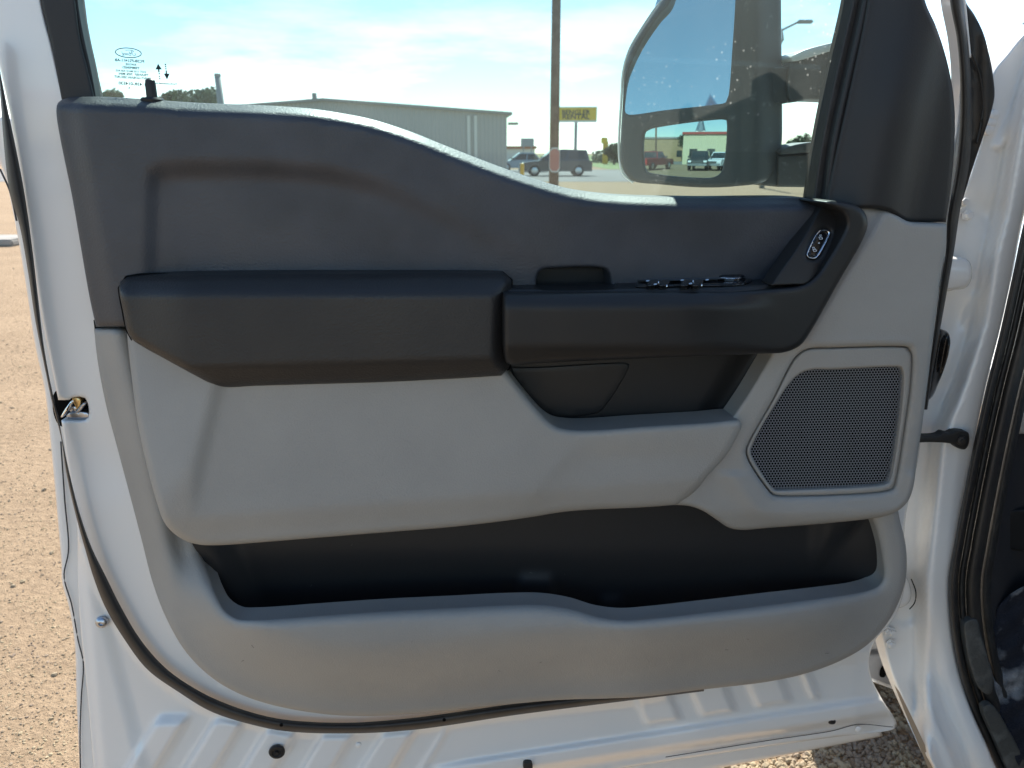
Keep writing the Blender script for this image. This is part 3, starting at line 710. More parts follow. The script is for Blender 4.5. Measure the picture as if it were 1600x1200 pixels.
# ---- console front, deck and switches
con_o = [(787, 459, 1), (1000, 456), (1130, 455), (1215, 451), (1255, 445), (1272, 434), (1290, 410), (1316, 366), (1322, 348), (1316, 333), (1298, 323), (1285, 316, 1), (1300, 313, 1), (1335, 320), (1350, 330), (1356, 348), (1350, 370), (1310, 441), (1264, 522), (1250, 540), (1228, 550), (1180, 553), (1000, 560), (850, 567), (800, 570), (791, 567), (788, 550)]
def con_f(x, y):
    w = .104 - .050 * ss(1060, 1360, x)
    q = (1 - ss(1130, 1230, x))
    w = w - q * (.010 * (1 - ss(457, 482, y)) + .00055 * np.clip(y - 542, 0, 99))
    return w
con = panel('console_front', con_o, con_f, M['smooth'], TR, r=9, rm=.008, back=.07, res=7)
zd = DR.P(1000, 456, .094).z
class HF:                                            # a horizontal frame
    def __init__(s, z): s.n = Vector((0, 0, 1)); s.z = z
    def Pn(s, X, Y, Wd):
        a = (X - CX) / FPX; b = (CY - Y) / FPX
        Dd = np.stack([a, math.cos(PITCH) + b * math.sin(PITCH), -math.sin(PITCH) + b * math.cos(PITCH)], 1)
        t = (s.z + Wd - CAM.z) / Dd[:, 2]; return np.array(CAM) + Dd * t[:, None]
HD = HF(zd)
deck = panel('switch_deck', [(790, 455, 1), (796, 448), (806, 440), (812, 437), (826, 437), (840, 450), (850, 453), (945, 452), (958, 449), (964, 440), (978, 433), (1010, 430), (1180, 428), (1225, 432), (1232, 436), (1225, 441), (1195, 446), (1130, 451), (1000, 454)], lambda x, y: 0 * x, M['smooth'], TR, frame=HD, r=0, back=.02, res=6)
sw = panel('switch_bezel', [(992, 447), (1000, 436), (1010, 434), (1080, 432), (1158, 431), (1176, 437), (1168, 443), (1150, 446), (1080, 447), (1010, 449)], lambda x, y: .002 + 0 * x, M['black'], TR, frame=HD, r=1, rm=.001, back=.003, res=4, step=3)
for px in (1012, 1030, 1064, 1082):
    q = panel('window_switch', [(px - 2, 446), (px + 3, 438), (px + 17, 437.5), (px + 14, 445.5)], lambda x, y: .006 + 0 * x, M['black'], sw, frame=HD, r=1.2, rm=.002, back=.004, res=3, step=2)
for px, py in ((1029, 440), (1042, 445.5), (1083, 438), (1096.5, 444.5)):
    o = MB().lathe(Vector(HD.Pn(np.array([px]), np.array([py]), np.array([.007]))[0]), (0, 0, 1), [(.0009, -.002), (.0008, .0004), (.0001, .0007)], 10).build('switch_tip', M['chrome'], sw, True)
for px, py in ((1012, 438.6), (1024, 444), (1066, 437.6), (1079, 443), (1105, 437)):
    panel('switch_marking', [(px - 3, py + .8), (px - 2, py - .8), (px + 3, py - .8), (px + 2, py + .8)], lambda x, y: .0078 + 0 * x, M['icon'], sw, frame=HD, back=0, res=3, step=2)
panel('bezel_trim', [(996, 435.4), (1160, 430.8), (1160, 432.2), (997, 436.8)], lambda x, y: .0045 + 0 * x, M['mirror_shell'], sw, frame=HD, back=0, res=6, step=4)
kc = Vector(HD.Pn(np.array([1140.]), np.array([437.]), np.array([0.]))[0])
flat_smooth(MB().lathe(kc, (0, 0, 1), [(.021, 0), (.021, .004), (.019, .007), (.015, .008), (.0001, .0082)], 28).build('mirror_knob', M['black'], sw), 40)
rg_ = [kc + Vector((math.cos(a) * .0205, math.sin(a) * .0205, .005)) for a in np.linspace(0, 2 * math.pi, 30)]
tube('knob_ring', rg_, .0005, M['chrome'], sw, seg=6, caps=False)
for px in (1136, 1146): panel('knob_marking', [(px - 2, 435.5), (px - 1.5, 434.3), (px + 2, 434.3), (px + 1.6, 435.5)], lambda x, y: .0088 + 0 * x, M['icon'], sw, frame=HD, back=0, res=3, step=2)

# ---- lock-switch bezel
lbz = panel('lock_switch_bezel', [(1286, 318, 1), (1300, 324), (1316, 333), (1322, 347), (1316, 366), (1290, 410), (1272, 434), (1258, 443, 1), (1200, 437, 1), (1215, 428), (1240, 395), (1268, 350)],
            lambda x, y: .048 - .022 * (x - 1215) / 110 + .02 * (y - 380) / 110 - .010 * np.exp(-((sdf(x, y, LKS) - 0) / 3.5) ** 2) * 0, M['smooth'], TR, r=3, rm=.002, back=.03, res=5) if False else None
lk_o = [(1284, 358), (1291, 358.5), (1297, 362), (1296, 368), (1278, 401), (1273, 404), (1265, 403), (1261, 399), (1262, 393), (1279, 361)]
LKS = cr(lk_o, 3)
def lbz_f(x, y):
    s = sdf(x, y, LKS)
    return .050 - .020 * (x - 1215) / 110 + .018 * (y - 380) / 60 - .006 * ss(-5, 2, s)
lbz = panel('lock_switch_bezel', [(1286, 318, 1), (1300, 324), (1316, 333), (1322, 347), (1316, 366), (1290, 410), (1272, 434), (1258, 444, 1), (1205, 446, 1), (1215, 430), (1240, 395), (1268, 350)], lbz_f, M['smooth'], TR, r=3, rm=.002, back=.03, res=4, step=4)
lk_i = [(1284.5, 361), (1290, 361), (1294, 364), (1293, 368), (1276, 399), (1272, 401.5), (1266, 400.5), (1263.5, 398), (1264.5, 394), (1281, 363.5)]
panel('lock_switch_ring', lk_o, lambda x, y: lbz_f(x, y) + .0065, M['chrome'], lbz, r=1, rm=.001, back=.003, res=3, step=2, holes=[(lk_i, .8, .001)])
panel('lock_switch', [(1281, 362), (1293, 364), (1274, 401), (1264, 398)], lambda x, y: lbz_f(x, y) + .0045, M['black'], lbz, r=1, rm=.001, back=.003, res=3, step=2)
def padlock(cx, cy, opened):
    mb = MB(); sc = 1.0
    def T(u, v): # rotated icon axes
        return (cx + .9 * u * sc + .45 * v * sc, cy - .35 * u * sc * 0 + v * sc * 1.0 - .45 * u * .2)
    def quad(pts):
        P3 = [DR.P(*T(*p), float(lbz_f(np.array([T(*p)[0]]), np.array([T(*p)[1]]))[0]) + .006) for p in pts]; mb.add(P3, [tuple(range(len(P3)))])
    for a in ([(-3, 0), (3, 0), (3, .9), (-3, .9)], [(-3, 3.1), (3, 3.1), (3, 4), (-3, 4)], [(-3, 0), (-2, 0), (-2, 4), (-3, 4)], [(2, 0), (3, 0), (3, 4), (2, 4)]): quad(a)
    o_ = 2 if opened else 0
    for a in ([(-2 + o_, -3), (2 + o_, -3), (2 + o_, -2.2), (-2 + o_, -2.2)], [(-2 + o_, -3), (-1.1 + o_, -3), (-1.1 + o_, 0), (-2 + o_, 0)], [(1.1 + o_, -3), (2 + o_, -3), (2 + o_, 0 - (1.4 if opened else 0)), (1.1 + o_, 0 - (1.4 if opened else 0))]): quad(a)
    mb.build('padlock_icon', M['icon'], lbz)
padlock(1281.5, 370, True); padlock(1272, 389, False)
panel('indicator_mark', [(1278, 380.5), (1280, 378), (1281, 380.5)], lambda x, y: lbz_f(x, y) + .006, M['icon'], lbz, back=0, res=2, step=1)

# ---- right edge of the door: rubber seal beside the trim
def strip2(name, a, b, w0, h, m, parent): return strip(name, a, b, w0, h, m, parent, n=90)
dsl = [(1480, -90), (1484, 0), (1495, 60), (1500, 120), (1500, 190), (1494, 260), (1480, 345), (1478, 390), (1466, 470), (1454, 560), (1444, 640)]
dsr = [(1500, -90), (1505, 0), (1512, 60), (1518, 130), (1519, 200), (1514, 260), (1500, 330), (1491, 390), (1477, 470), (1461, 560), (1449, 640)]
strip2('door_edge_seal', dsl, dsr, -.03, .014, M['rubber'], TR)
tri = [(1498, -90, 1), (1500, -90, 1), (1508, 0), (1522, 22), (1536, 50), (1546, 85), (1552, 120), (1554, 150), (1548, 178), (1534, 220), (1518, 268), (1505, 310, 1), (1496, 330, 1), (1510, 250), (1514, 160), (1508, 60)]
pt = panel('pillar_trim', tri, lambda x, y: -.05 + .012 * ss(1520, 1545, x), M['smooth'], TR, r=4, rm=.004, back=.02, res=8)
ptube('pillar_bead', [(1504, -20, -.04), (1511, 50, -.04), (1515, 90, -.04)], .0022, M['paint'], pt)
ptube('pillar_bead', [(1516, 80, -.042), (1530, 115, -.042), (1536, 160, -.042), (1534, 185, -.042), (1526, 225, -.042)], .0016, M['smooth'], pt)

# ---- side mirror (beyond the glass)
mdir = Vector((-math.sin(rad(20)), -math.cos(rad(20)), 0))
vr = ray(1070, 250).normalized(); MN = (mdir - vr).normalized()
MC = DR.P(1070, 240, -.27)
MF = Frame(MC, MN)
MUP = Frame(DR.P(1070, 100, -.27) + MN * -.002, (MN + Vector((0, 0, .07))).normalized())
hous_o = [(1046, -90, 1), (1220, -90, 1), (1221, 60), (1222, 150), (1221, 230), (1214, 262), (1196, 283), (1150, 291), (1100, 293), (1030, 288), (990, 283), (976, 270), (970, 250), (970, 210), (973, 160), (976, 110), (986, 76), (1004, 45), (1024, 15), (1044, -15)]
def hous_f(x, y):
    return .022 - .05 * ss(1176, 1225, x) - .012 * ss(1150, 1158, x) * (1 - ss(1172, 1182, x)) * 0 - .004 * ss(1148, 1155, x)
up_g = [(1066, -90, 1), (1152, -90, 1), (1149, 0), (1144, 80), (1138, 150), (1134, 160), (1120, 163), (1040, 172), (982, 179), (976, 176), (976, 150), (980, 120), (990, 92), (1006, 60), (1030, 24), (1048, 2)]
lo_g = [(1008, 205), (1016, 201), (1128, 186), (1135, 187), (1136, 195), (1132, 250), (1126, 270), (1116, 277), (1090, 278), (1030, 273), (1010, 268), (1006, 255)]
hs = panel('side_mirror', hous_o, hous_f, M['mirror_shell'], TR, frame=MF, r=7, rm=.012, back=.09, res=9, holes=[(up_g, 4, .005), (lo_g, 4, .005)])
# white-ish back shell of the mirror
bk = panel('mirror_back', [(1050, -90, 1), (1215, -90, 1), (1216, 60), (1217, 220), (1190, 278), (1100, 288), (990, 278), (974, 240), (978, 110), (1020, 25), (1048, -20)], lambda x, y: -.05 - .03 * ss(0, 60, sdf(x, y, BKP)), M['paint_dull'], hs, frame=MF, r=6, rm=.01, back=0, res=12) if False else None
panel('mirror_glass', [(1040, -90, 1), (1156, -90, 1), (1150, 60), (1142, 168, 1), (976, 186, 1), (975, 130), (984, 85), (1022, 15)], lambda x, y: 0 * x, M['mirror'], hs, frame=MUP, back=0, res=30, step=15)
RCV = 2.0
lc = MF.P(1072, 235, .012); SC = lc - MF.n * RCV          # sphere centre behind the convex glass
def sphere_hit(px, py):
    d = ray(px, py).normalized(); oc = CAM - SC; b = oc.dot(d); c = oc.dot(oc) - RCV ** 2
    t = -b - math.sqrt(b * b - c); p = CAM + d * t; n = (p - SC) / RCV
    return p, n, d - 2 * d.dot(n) * n
def lowmirror():
    v, nr = [], []; nx, ny = 40, 28
    for j in range(ny):
        for i in range(nx):
            p, n, _ = sphere_hit(1000 + 142 * i / (nx - 1), 180 + 105 * j / (ny - 1)); v.append(p); nr.append(n)
    f = [(j * nx + i, (j + 1) * nx + i, (j + 1) * nx + i + 1, j * nx + i + 1) for j in range(ny - 1) for i in range(nx - 1)]
    o = link('convex_mirror_glass', v, f, M['mirror'], hs)
    o.data.normals_split_custom_set_from_vertices([tuple(n) for n in nr]); return o
lowmirror()
ptube('mirror_shell_edge', [(1048, -60, .002), (1042, -12, .002), (1022, 16, .002), (1002, 46, .002), (984, 77, .002), (974, 111, .002), (970.5, 160, .002), (967.5, 210, .002), (968, 250, .002), (974, 272, .002), (989, 285.5, .002)], .0022, M['paint'], hs, frame=MF)
# telescoping arms
def armbox(name, pts, w, depth, m, parent, r=4):
    return panel(name, pts, lambda x, y: w + 0 * x, M[m], parent, r=r, rm=.006, back=depth, res=8, step=4)
a1 = armbox('mirror_arm', [(1178, 104, 1), (1234, 104, 1), (1234, 158), (1180, 160, 1)], -.235, .05, 'mirror_shell', hs)
armbox('mirror_arm', [(1233, 100), (1240, 84), (1262, 78), (1300, 68), (1345, 60, 1), (1345, 160, 1), (1262, 156), (1234, 158)], -.225, .05, 'mirror_shell', hs)
armbox('arm_cap', [(1234, 92), (1246, 82), (1310, 64), (1350, 58, 1), (1350, 70, 1), (1300, 80), (1238, 96)], -.215, .06, 'paint', hs, 2)
armbox('mirror_arm', [(1180, 244), (1190, 236), (1218, 239), (1218, 290, 1), (1190, 289), (1180, 280)], -.235, .05, 'mirror_shell', hs)
armbox('mirror_arm', [(1215, 243, 1), (1280, 238, 1), (1300, 238, 1), (1296, 293, 1), (1215, 292, 1)], -.225, .05, 'mirror_shell', hs)
armbox('arm_cap', [(1217, 238), (1230, 230), (1262, 223), (1300, 221, 1), (1300, 236, 1), (1222, 240)], -.215, .06, 'mirror_shell', hs, 2)

# ---- glass markings (read mirrored from inside)
def on_glass(name, lines_, tilt=.06):
    v, f = [], []
    for body, px, py, h, wd in lines_:
        tv, tf = text_mesh(body); xs = [p.x for p in tv]; ys = [p.y for p in tv]
        sx_ = wd / (max(xs) - min(xs)); sy_ = h / .7; b = len(v)
        for p in tv:
            ux = -p.x * sx_; v.append(tuple(DR.P(px + ux, py - p.y * sy_ + ux * tilt, -.0535)))
        f += [tuple(i + b for i in q) for q in tf]
    return link(name, v, f, M['ink'], glass, False)
on_glass('glass_marking', [('PC3B-P21411-AB', 202.5, 95, 4.2, 46), ('AWOXE', 204.5, 101, 3.4, 17), ('TEMPERED', 204.5, 106, 3.4, 27),
    ('DOT 1103 M41Z AS0 AS2', 204.5, 111.5, 3.0, 47), ('TRANSP  70% MIN', 208.5, 116.5, 3.4, 46), ('SAINT-GOBAIN SEKURIT', 207, 121.5, 3.6, 57),
    ('43R-014530', 203.5, 131, 4.6, 37), ('E9', 231.5, 131.5, 6.5, 7), ('FordConnected.com', 258, 130.5, 3.2, 36), ('.  6', 204, 137.5, 3, 7)])
def ribbon(name, paths, wpx, parent, w=-.0535, m='ink'):
    mb = MB()
    for pa in paths:
        c = cr([tuple(p) for p in pa], .6, False) if len(pa) > 2 else np.array(pa, float)
        t = np.gradient(c, axis=0); t /= np.linalg.norm(t, axis=1)[:, None] + 1e-9; nn = np.stack([-t[:, 1], t[:, 0]], 1) * wpx / 2
        a = DR.Pn(*(c + nn).T, np.full(len(c), w)); b = DR.Pn(*(c - nn).T, np.full(len(c), w)); n = len(c)
        mb.add([tuple(p) for p in a] + [tuple(p) for p in b], [(i, i + 1, n + i + 1, n + i) for i in range(n - 1)])
    return mb.build(name, M[m], parent)
el = [(200.5 + 20.2 * math.cos(a), 82.5 + 7.4 * math.sin(a) + 20 * math.cos(a) * .07) for a in np.linspace(0, 2 * math.pi, 40)]
ribbon('oval_emblem', [el], 1.3, glass)
ec = [(232 + 5.8 * math.cos(a), 132 + 6 * math.sin(a)) for a in np.linspace(0, 2 * math.pi, 24)]
ribbon('approval_ring', [ec], .7, glass)
# script word inside the oval, mirrored
ribbon('script_lettering', [[(195.5, 78.6), (201, 78.2), (207.5, 79), (208.5, 80.5), (206, 81.5)], [(205, 79), (206, 82.5), (208.5, 86.5), (211, 87), (212, 84.5), (210, 83.5)], [(201.5, 80.5), (203, 82.5), (206, 83.3)],
     [(203.5, 83.5), (201.5, 84.2), (201.8, 86.4), (203.8, 86.6), (204.8, 85), (203.5, 83.5)], [(201, 84.5), (199.6, 84.3), (198.8, 86.3)], [(199.4, 84), (198.4, 83.4), (197.2, 84), (197.6, 86)],
     [(196.6, 84.2), (194.4, 83.4), (192.6, 84.2), (193.6, 86), (195.6, 85.6), (196.6, 84.2)], [(190.2, 80.6), (191.4, 83.8), (192.6, 86.4), (191, 86.6)]], .75, glass)
def gpoly(name, polys, m='ink'):
    mb = MB()
    for p in polys: mb.add([DR.P(a, b, -.0535) for a, b in p], [tuple(range(len(p)))])
    return mb.build(name, M[m], glass)
gpoly('window_arrows', [[(247, 99.5), (253, 108.5), (243, 108.5)], [(246.8, 108), (249, 108), (249.4, 113), (247.4, 113)], [(247.8, 114), (249.6, 114), (249.8, 116), (248, 116)], [(248.2, 118.4), (250, 118.4), (250.2, 120.4), (248.4, 120.4)], [(248.6, 122), (250.6, 122), (250.8, 124), (248.8, 124)],
     [(261, 124.5), (256, 115), (265, 115)], [(258.9, 115.5), (258.6, 110), (260.6, 110), (261, 115.5)], [(258.2, 106.4), (260.2, 106.4), (260.3, 108.4), (258.3, 108.4)], [(257.8, 103), (259.8, 103), (259.9, 105), (257.9, 105)], [(257.2, 99.6), (259.4, 99.6), (259.6, 101.8), (257.4, 101.8)]])

# ---- body side: hinge pillar, cowl and sill
body_o = [(1680, -20, 1), (1600, 52), (1575, 82), (1552, 112), (1540, 160), (1530, 230), (1505, 300), (1478, 350), (1440, 500), (1420, 650), (1400, 760), (1385, 860), (1370, 960), (1379, 1000), (1386, 1030), (1396, 1060), (1405, 1082), (1424, 1125), (1446, 1172), (1480, 1245, 1),
          (1600, 1245, 1), (1566, 1215), (1540, 1160), (1518, 1110), (1502, 1060), (1491, 1005), (1485, 950), (1485, 900), (1493, 850), (1503, 790), (1523, 690), (1541, 600), (1562, 520), (1582, 430), (1602, 330), (1680, 60, 1)]
def body_f(x, y):
    crx = np.interp(y, [0, 200, 330, 400, 500, 600, 690, 900, 1200], [1640, 1585, 1563, 1545, 1530, 1498, 1462, 1440, 1440])
    w = -.085 + .06 * ss(-14, 14, x - crx) + .02 * ss(700, 900, y)
    w = w + .05 * ss(1000, 1230, y)
    # sculpted channels on the sill
    cx1 = np.interp(y, [880, 960, 1050, 1120, 1200, 1250], [1452, 1450, 1456, 1478, 1512, 1530])
    w = w - .018 * np.exp(-((x - cx1) / 15.0) ** 2) * ss(920, 1060, y)
    cx2 = np.interp(y, [980, 1060, 1130, 1200, 1250], [1400, 1420, 1448, 1476, 1500])
    w = w - .008 * np.exp(-((x - cx2) / 10.0) ** 2) * ss(1040, 1090, y)
    # cowl bead, upper right
    w = w + .010 * np.exp(-((ld(x, y, (1600, 150), (1568, 215))) / 6.0) ** 2) * (y < 230) * (y > 130)
    w = w - .012 * np.exp(-(((x - 1530) / 22.0) ** 2 + ((y - 330) / 26.0) ** 2)) - .01 * np.exp(-(((x - 1497) / 16.0) ** 2 + ((y - 500) / 34.0) ** 2))
    w = w + .006 * np.exp(-((ld(x, y, (1470, 590), (1525, 470))) / 8.0) ** 2) * (y < 600) * (y > 460)
    w = w - .010 * (1 - ss(0, 12, np.hypot((x - 1410) / 1.0, (y - 935) / 1.3) - 26)) 
    return w
body = panel('hinge_pillar', body_o, body_f, M['paint'], TR, r=6, rm=.006, back=.03, res=7)
def bolt(px, py, w, s=1.0, par=None, m='paint'):
    bo = MB().lathe(DR.P(px, py, w), DR.n, [(.009 * s, 0), (.009 * s, .0025), (.0062 * s, .003), (.0062 * s, .008), (.005 * s, .009), (.0001, .0092)], 6).build('hinge_bolt', M[m], par or body)
    return bo
for px, py in ((1511, 336), (1504, 315), (1392, 986), (1384, 984), (1391, 1005)): bolt(px, py, -.078 if py < 500 else -.06, 1.0)
for px, py in ((1552, 180), (1548, 192), (1544, 203)): disc('pillar_rivet', px, py, -.08, [(.008, 0), (.0075, .004), (.004, .006), (.0001, .0062)], M['paint'], body, 14)
hg = panel('door_hinge', [(1470, 404), (1480, 401), (1500, 402), (1512, 406), (1518, 416), (1518, 436), (1510, 449), (1494, 453), (1470, 453)], lambda x, y: -.035 - .006 * np.abs((y - 428) / 25.0) ** 2, M['paint'], TR, r=6, rm=.008, back=.04, res=5, step=3)
panel('door_hinge', [(1400, 898), (1416, 902), (1422, 915), (1424, 932), (1418, 944), (1404, 950), (1388, 948)], lambda x, y: -.045 + 0 * x, M['paint'], TR, r=6, rm=.008, back=.03, res=5, step=3)
0 and ptube('pillar_seam', [(1442, 690, -.062), (1444, 760, -.06), (1448, 820, -.058), (1448, 890, -.056), (1440, 960, -.05)], .0008, M['seam'], body)
ptube('hinge_seam', [(1424, 905, -.047), (1431, 925, -.047), (1429, 942, -.047), (1421, 952, -.047)], .0009, M['hollow'], body)
0 and ptube('pillar_seam', [(1407, 868, -.064), (1422, 880, -.064), (1432, 905, -.064), (1434, 940, -.064), (1424, 965, -.06), (1408, 968, -.06)], .0007, M['seam'], body)
# wiring boot
bt = [(1456, 515), (1470, 514), (1481, 519), (1485, 532), (1483, 550), (1476, 575), (1466, 600), (1455, 622), (1440, 628), (1436, 560)]
def boot_f(x, y):
    return -.05 + .006 * np.cos((ld(x, y, (1470, 515), (1450, 620))) / 3.2)
panel('wiring_boot', bt, boot_f, M['black'], TR, r=7, rm=.009, back=.03, res=3, step=3)
# check strap
ck = panel('check_strap', [(1425, 679, 1), (1450, 681), (1468, 679), (1474, 675), (1484, 677), (1492, 673), (1505, 673), (1513, 676), (1514, 692), (1508, 702), (1496, 700), (1488, 694), (1460, 691), (1425, 692, 1)], lambda x, y: -.01 + .0 * x, M['rubber2'], TR, r=3, rm=.004, back=.012, res=4, step=3)
disc('strap_bolt', 1502, 688, -.010, [(.008, 0), (.0078, .003), (.005, .004), (.0045, .006), (.0001, .0062)], M['rubber'], ck, 16)
# sill flange edge (tan, dusty)
M['dusty_edge'] = mat('dusty_sill_edge', (.3, .23, .16), .8)
loft('sill_flange', [[(1397, 1070, -.04), (1417, 1120, -.015), (1438, 1170, .015), (1468, 1245, .04)], [(1405, 1080, -.03), (1427, 1125, -.005), (1449, 1172, .025), (1482, 1245, .05)]], M['dusty_edge'], body, n=30)

# ---- opening seal around the door aperture
s0 = [(1690, 60), (1604, 330), (1582, 430), (1562, 520), (1542, 600), (1522, 690), (1502, 790), (1491, 850), (1483, 900), (1483, 950), (1489, 1005), (1500, 1060), (1516, 1110), (1538, 1160), (1564, 1215), (1600, 1280)]
def off(l, d): 
    a = np.array(l, float); t = np.gradient(a, axis=0); t /= np.linalg.norm(t, axis=1)[:, None]; return [tuple(p) for p in a + np.stack([t[:, 1], -t[:, 0]], 1) * d]
s1, s2, s3, s4 = off(s0, 15), off(s0, 26), off(s0, 50), off(s0, 66)
seal = strip2('opening_seal', s0, s1, .0, .018, M['rubber'], TR)
strip2('seal_bulb', s1, s2, -.002, .012, M['rubber2'], seal)
strip2('seal_carrier', s2, s3, -.004, .02, M['rubber'], seal)
strip2('seal_lip', s3, s4, -.012, .012, M['rubber2'], seal)
kick = panel('kick_panel', [(1700, 200, 1), (1640, 400), (1596, 560), (1568, 690), (1552, 800), (1538, 900), (1534, 1000), (1548, 1080), (1590, 1160), (1640, 1250, 1), (1800, 1250, 1), (1800, 200, 1)],
             lambda x, y: -.02 - .05 * ss(1540, 1600, x) + .0 * y, M['kick'], TR, back=.003, res=14)
panel('kick_switch', [(1573, 802), (1580, 798), (1640, 796, 1), (1640, 860, 1), (1576, 858), (1571, 852)], lambda x, y: -.055 + 0 * x, M['smooth'], kick, r=3, rm=.003, back=.01, res=8)
panel('interior_trim', [(1600, 600, 1), (1660, 580, 1), (1660, 678, 1), (1591, 678, 1)], lambda x, y: -.045 + 0 * x, M['grey'], kick, r=3, rm=.003, back=.01, res=12)
carp_o = [(1545, 1005), (1556, 960), (1580, 930), (1640, 900, 1), (1760, 900, 1), (1760, 1280, 1), (1640, 1280, 1), (1600, 1215), (1575, 1150), (1552, 1080)]
def carp_f(x, y): return -.03 + .06 * ss(930, 1230, y) + .006 * np.sin(x * .11 + y * .05) * np.cos(y * .09)
panel('floor_carpet', carp_o, carp_f, M['carpet'], TR, back=.003, res=6)
M['worn'] = mat('worn_dusty_mat', (.06, .06, .055), .8, bump=(90, .003, .8), vary=(25, (.12, .12, .11), .5, .7))
panel('seal_patch', [(1508, 972), (1526, 968), (1532, 990), (1544, 1030), (1552, 1068), (1546, 1086), (1530, 1076), (1516, 1040), (1508, 1000)], lambda x, y: .020 + 0 * x, M['worn'], TR, r=3, rm=.003, back=.01, res=4)
panel('scuff_plate', [(1536, 1105), (1548, 1100), (1576, 1140), (1602, 1190), (1640, 1260, 1), (1600, 1260, 1), (1580, 1215), (1556, 1160)], lambda x, y: .03 + 0 * x, M['worn'], TR, r=4, rm=.004, back=.01, res=5)

# ---- fender end seen in the gap
M['fender_in'] = mat('grey_fender_liner', (.30, .31, .33), .5, bump=(30, .003, .4))
fe = panel('fender_end', [(1340, 960, 1), (1385, 985), (1384, 1010), (1392, 1045), (1408, 1082, 1), (1361, 1060, 1), (1335, 1050, 1)], lambda x, y: -.16 - .03 * ss(1012, 1016, y) + .02 * ss(1018, 1024, y) + 0 * x, M['fender_in'], TR, back=.02, res=4, step=4)
panel('liner_slot', [(1376, 1044), (1382, 1039), (1387, 1042), (1382, 1058), (1375, 1057)], lambda x, y: -.165 + 0 * x, M['hollow'], fe, back=0, res=3, step=2)
ptube('fender_lip', [(1362, 1062, -.155), (1410, 1080, -.155)], .003, M['paint'], fe, n=8)

# ---- rest of the truck (fender, hood, cab, wheels), running away from the camera on the right
ta = rad(7)                                   # heading of the truck, right of +Y
U = Vector((math.sin(ta), math.cos(ta), 0)); V_ = Vector((math.cos(ta), -math.sin(ta), 0))      # forward, inward (right)
OR = DR.P(1470, 700, -.10); OR.z = 0
FZ = DR.P(1385, 1070, -.16).z; print('fender z', FZ)
TM = Matrix(((V_.x, U.x, 0, OR.x), (V_.y, U.y, 0, OR.y), (0, 0, 1, 0), (0, 0, 0, 1)))
def tb(mb, name, m, sm=False, bev=None):
    o = mb.build(name, m, None, sm, TM); setpar(o, TR); return o
fm = MB()
def arch_prof(cx, r, zc, x0, x1, z0, z1):
    p = [(x0, z0), (cx - r, z0)]
    for k in range(13): a = math.pi - math.pi * k / 12; p.append((cx + r * math.cos(a), max(z0, zc + r * math.sin(a))))
    p += [(cx + r, z0), (x1, z0), (x1, z1 - .12), (x1 - .1, z1 - .03), (x0 + .3, z1), (x0, z1 + .02)]
    return p
def side_panel(prof, x0, x1, name, m):       # prof: (y forward, z); extruded across x
    n = len(prof); v = [(x0, y, z) for y, z in prof] + [(x1, y, z) for y, z in prof]
    f = [tuple(range(n)), tuple(range(n, 2 * n))[::-1]] + [(i, i + n, (i + 1) % n + n, (i + 1) % n) for i in range(n)]
    mb = MB(); mb.add(v, f); return mb
tb(side_panel(arch_prof(1.05, .5, .42, .16, 1.95, FZ, 1.18), -.03, .12, 'fender', None), 'front_fender', M['paint'])
tb(side_panel(arch_prof(1.05, .5, .42, .16, 1.95, .52, 1.18), 1.96, 2.04, 'fender', None), 'front_fender', M['paint'])
hood = MB().prism([(.12, 1.10), (.12, 1.17), (.35, 1.30), (1.0, 1.33), (1.75, 1.30), (1.96, 1.17), (1.96, 1.10)], .1, 1.92)
tb(hood, 'hood', M['paint'])
tb(MB().box(.12, 1.96, 1.90, 2.0, .6, 1.15, .02), 'grille', M['mirror_shell'])
tb(MB().box(.2, 1.9, .02, .08, .5, 1.1), 'firewall', M['mirror_shell'])
for sx_ in (.22, 1.82):
    w_ = MB(); w_.lathe((sx_ - .12, 1.05, .42), (1, 0, 0), [(.2, .0), (.38, .0), (.41, .03), (.41, .22), (.38, .25), (.2, .25)], 32); q = tb(w_, 'wheel', M['tyre'], True)
    w_ = MB(); w_.lathe((sx_ - .125, 1.05, .42), (1, 0, 0), [(.25, .0), (.24, .03), (.1, .06), (.06, .01), (.001, .0)], 24); o = w_.build('rim', M['rim'], q, True, TM)
rc = Vector((.30, -.50, 1.95)); rc = TM @ rc
ap0, ap1 = DR.P(1665, 90, -.11), DR.P(1690, 20, -.09)
tube('a_pillar', [ap0, ap1, ap1 * .45 + rc * .55 + Vector((0, 0, .03)), rc], [.05, .055, .055, .06], M['paint'], TR, seg=14)
# far side of the cab, floor, rear wall and roof
tb(MB().box(1.96, 2.02, -2.2, .05, .55, 1.25, .02), 'far_door', M['paint'])
tb(MB().box(.35, 1.95, -2.2, .0, .5, .56), 'cab_floor', M['kick'])
tb(MB().box(.35, 1.9, -.28, -.02, .95, 1.22, .04), 'dashboard', M['smooth'])
tb(MB().box(.25, 1.9, -2.24, -2.16, .5, 1.9, .02), 'cab_rear_wall', M['paint'])
tb(MB().box(.3, 1.85, -2.2, -.55, 1.92, 1.97, .02), 'roof', M['paint'])
for k in (0.45, 1.2):
    st = tb(MB().box(k, k + .55, -1.5, -.9, .7, .92, .06), 'seat', M['pad']); MB().box(k, k + .55, -1.62, -1.44, .9, 1.55, .06).build('seat_back', M['pad'], st, False, TM)

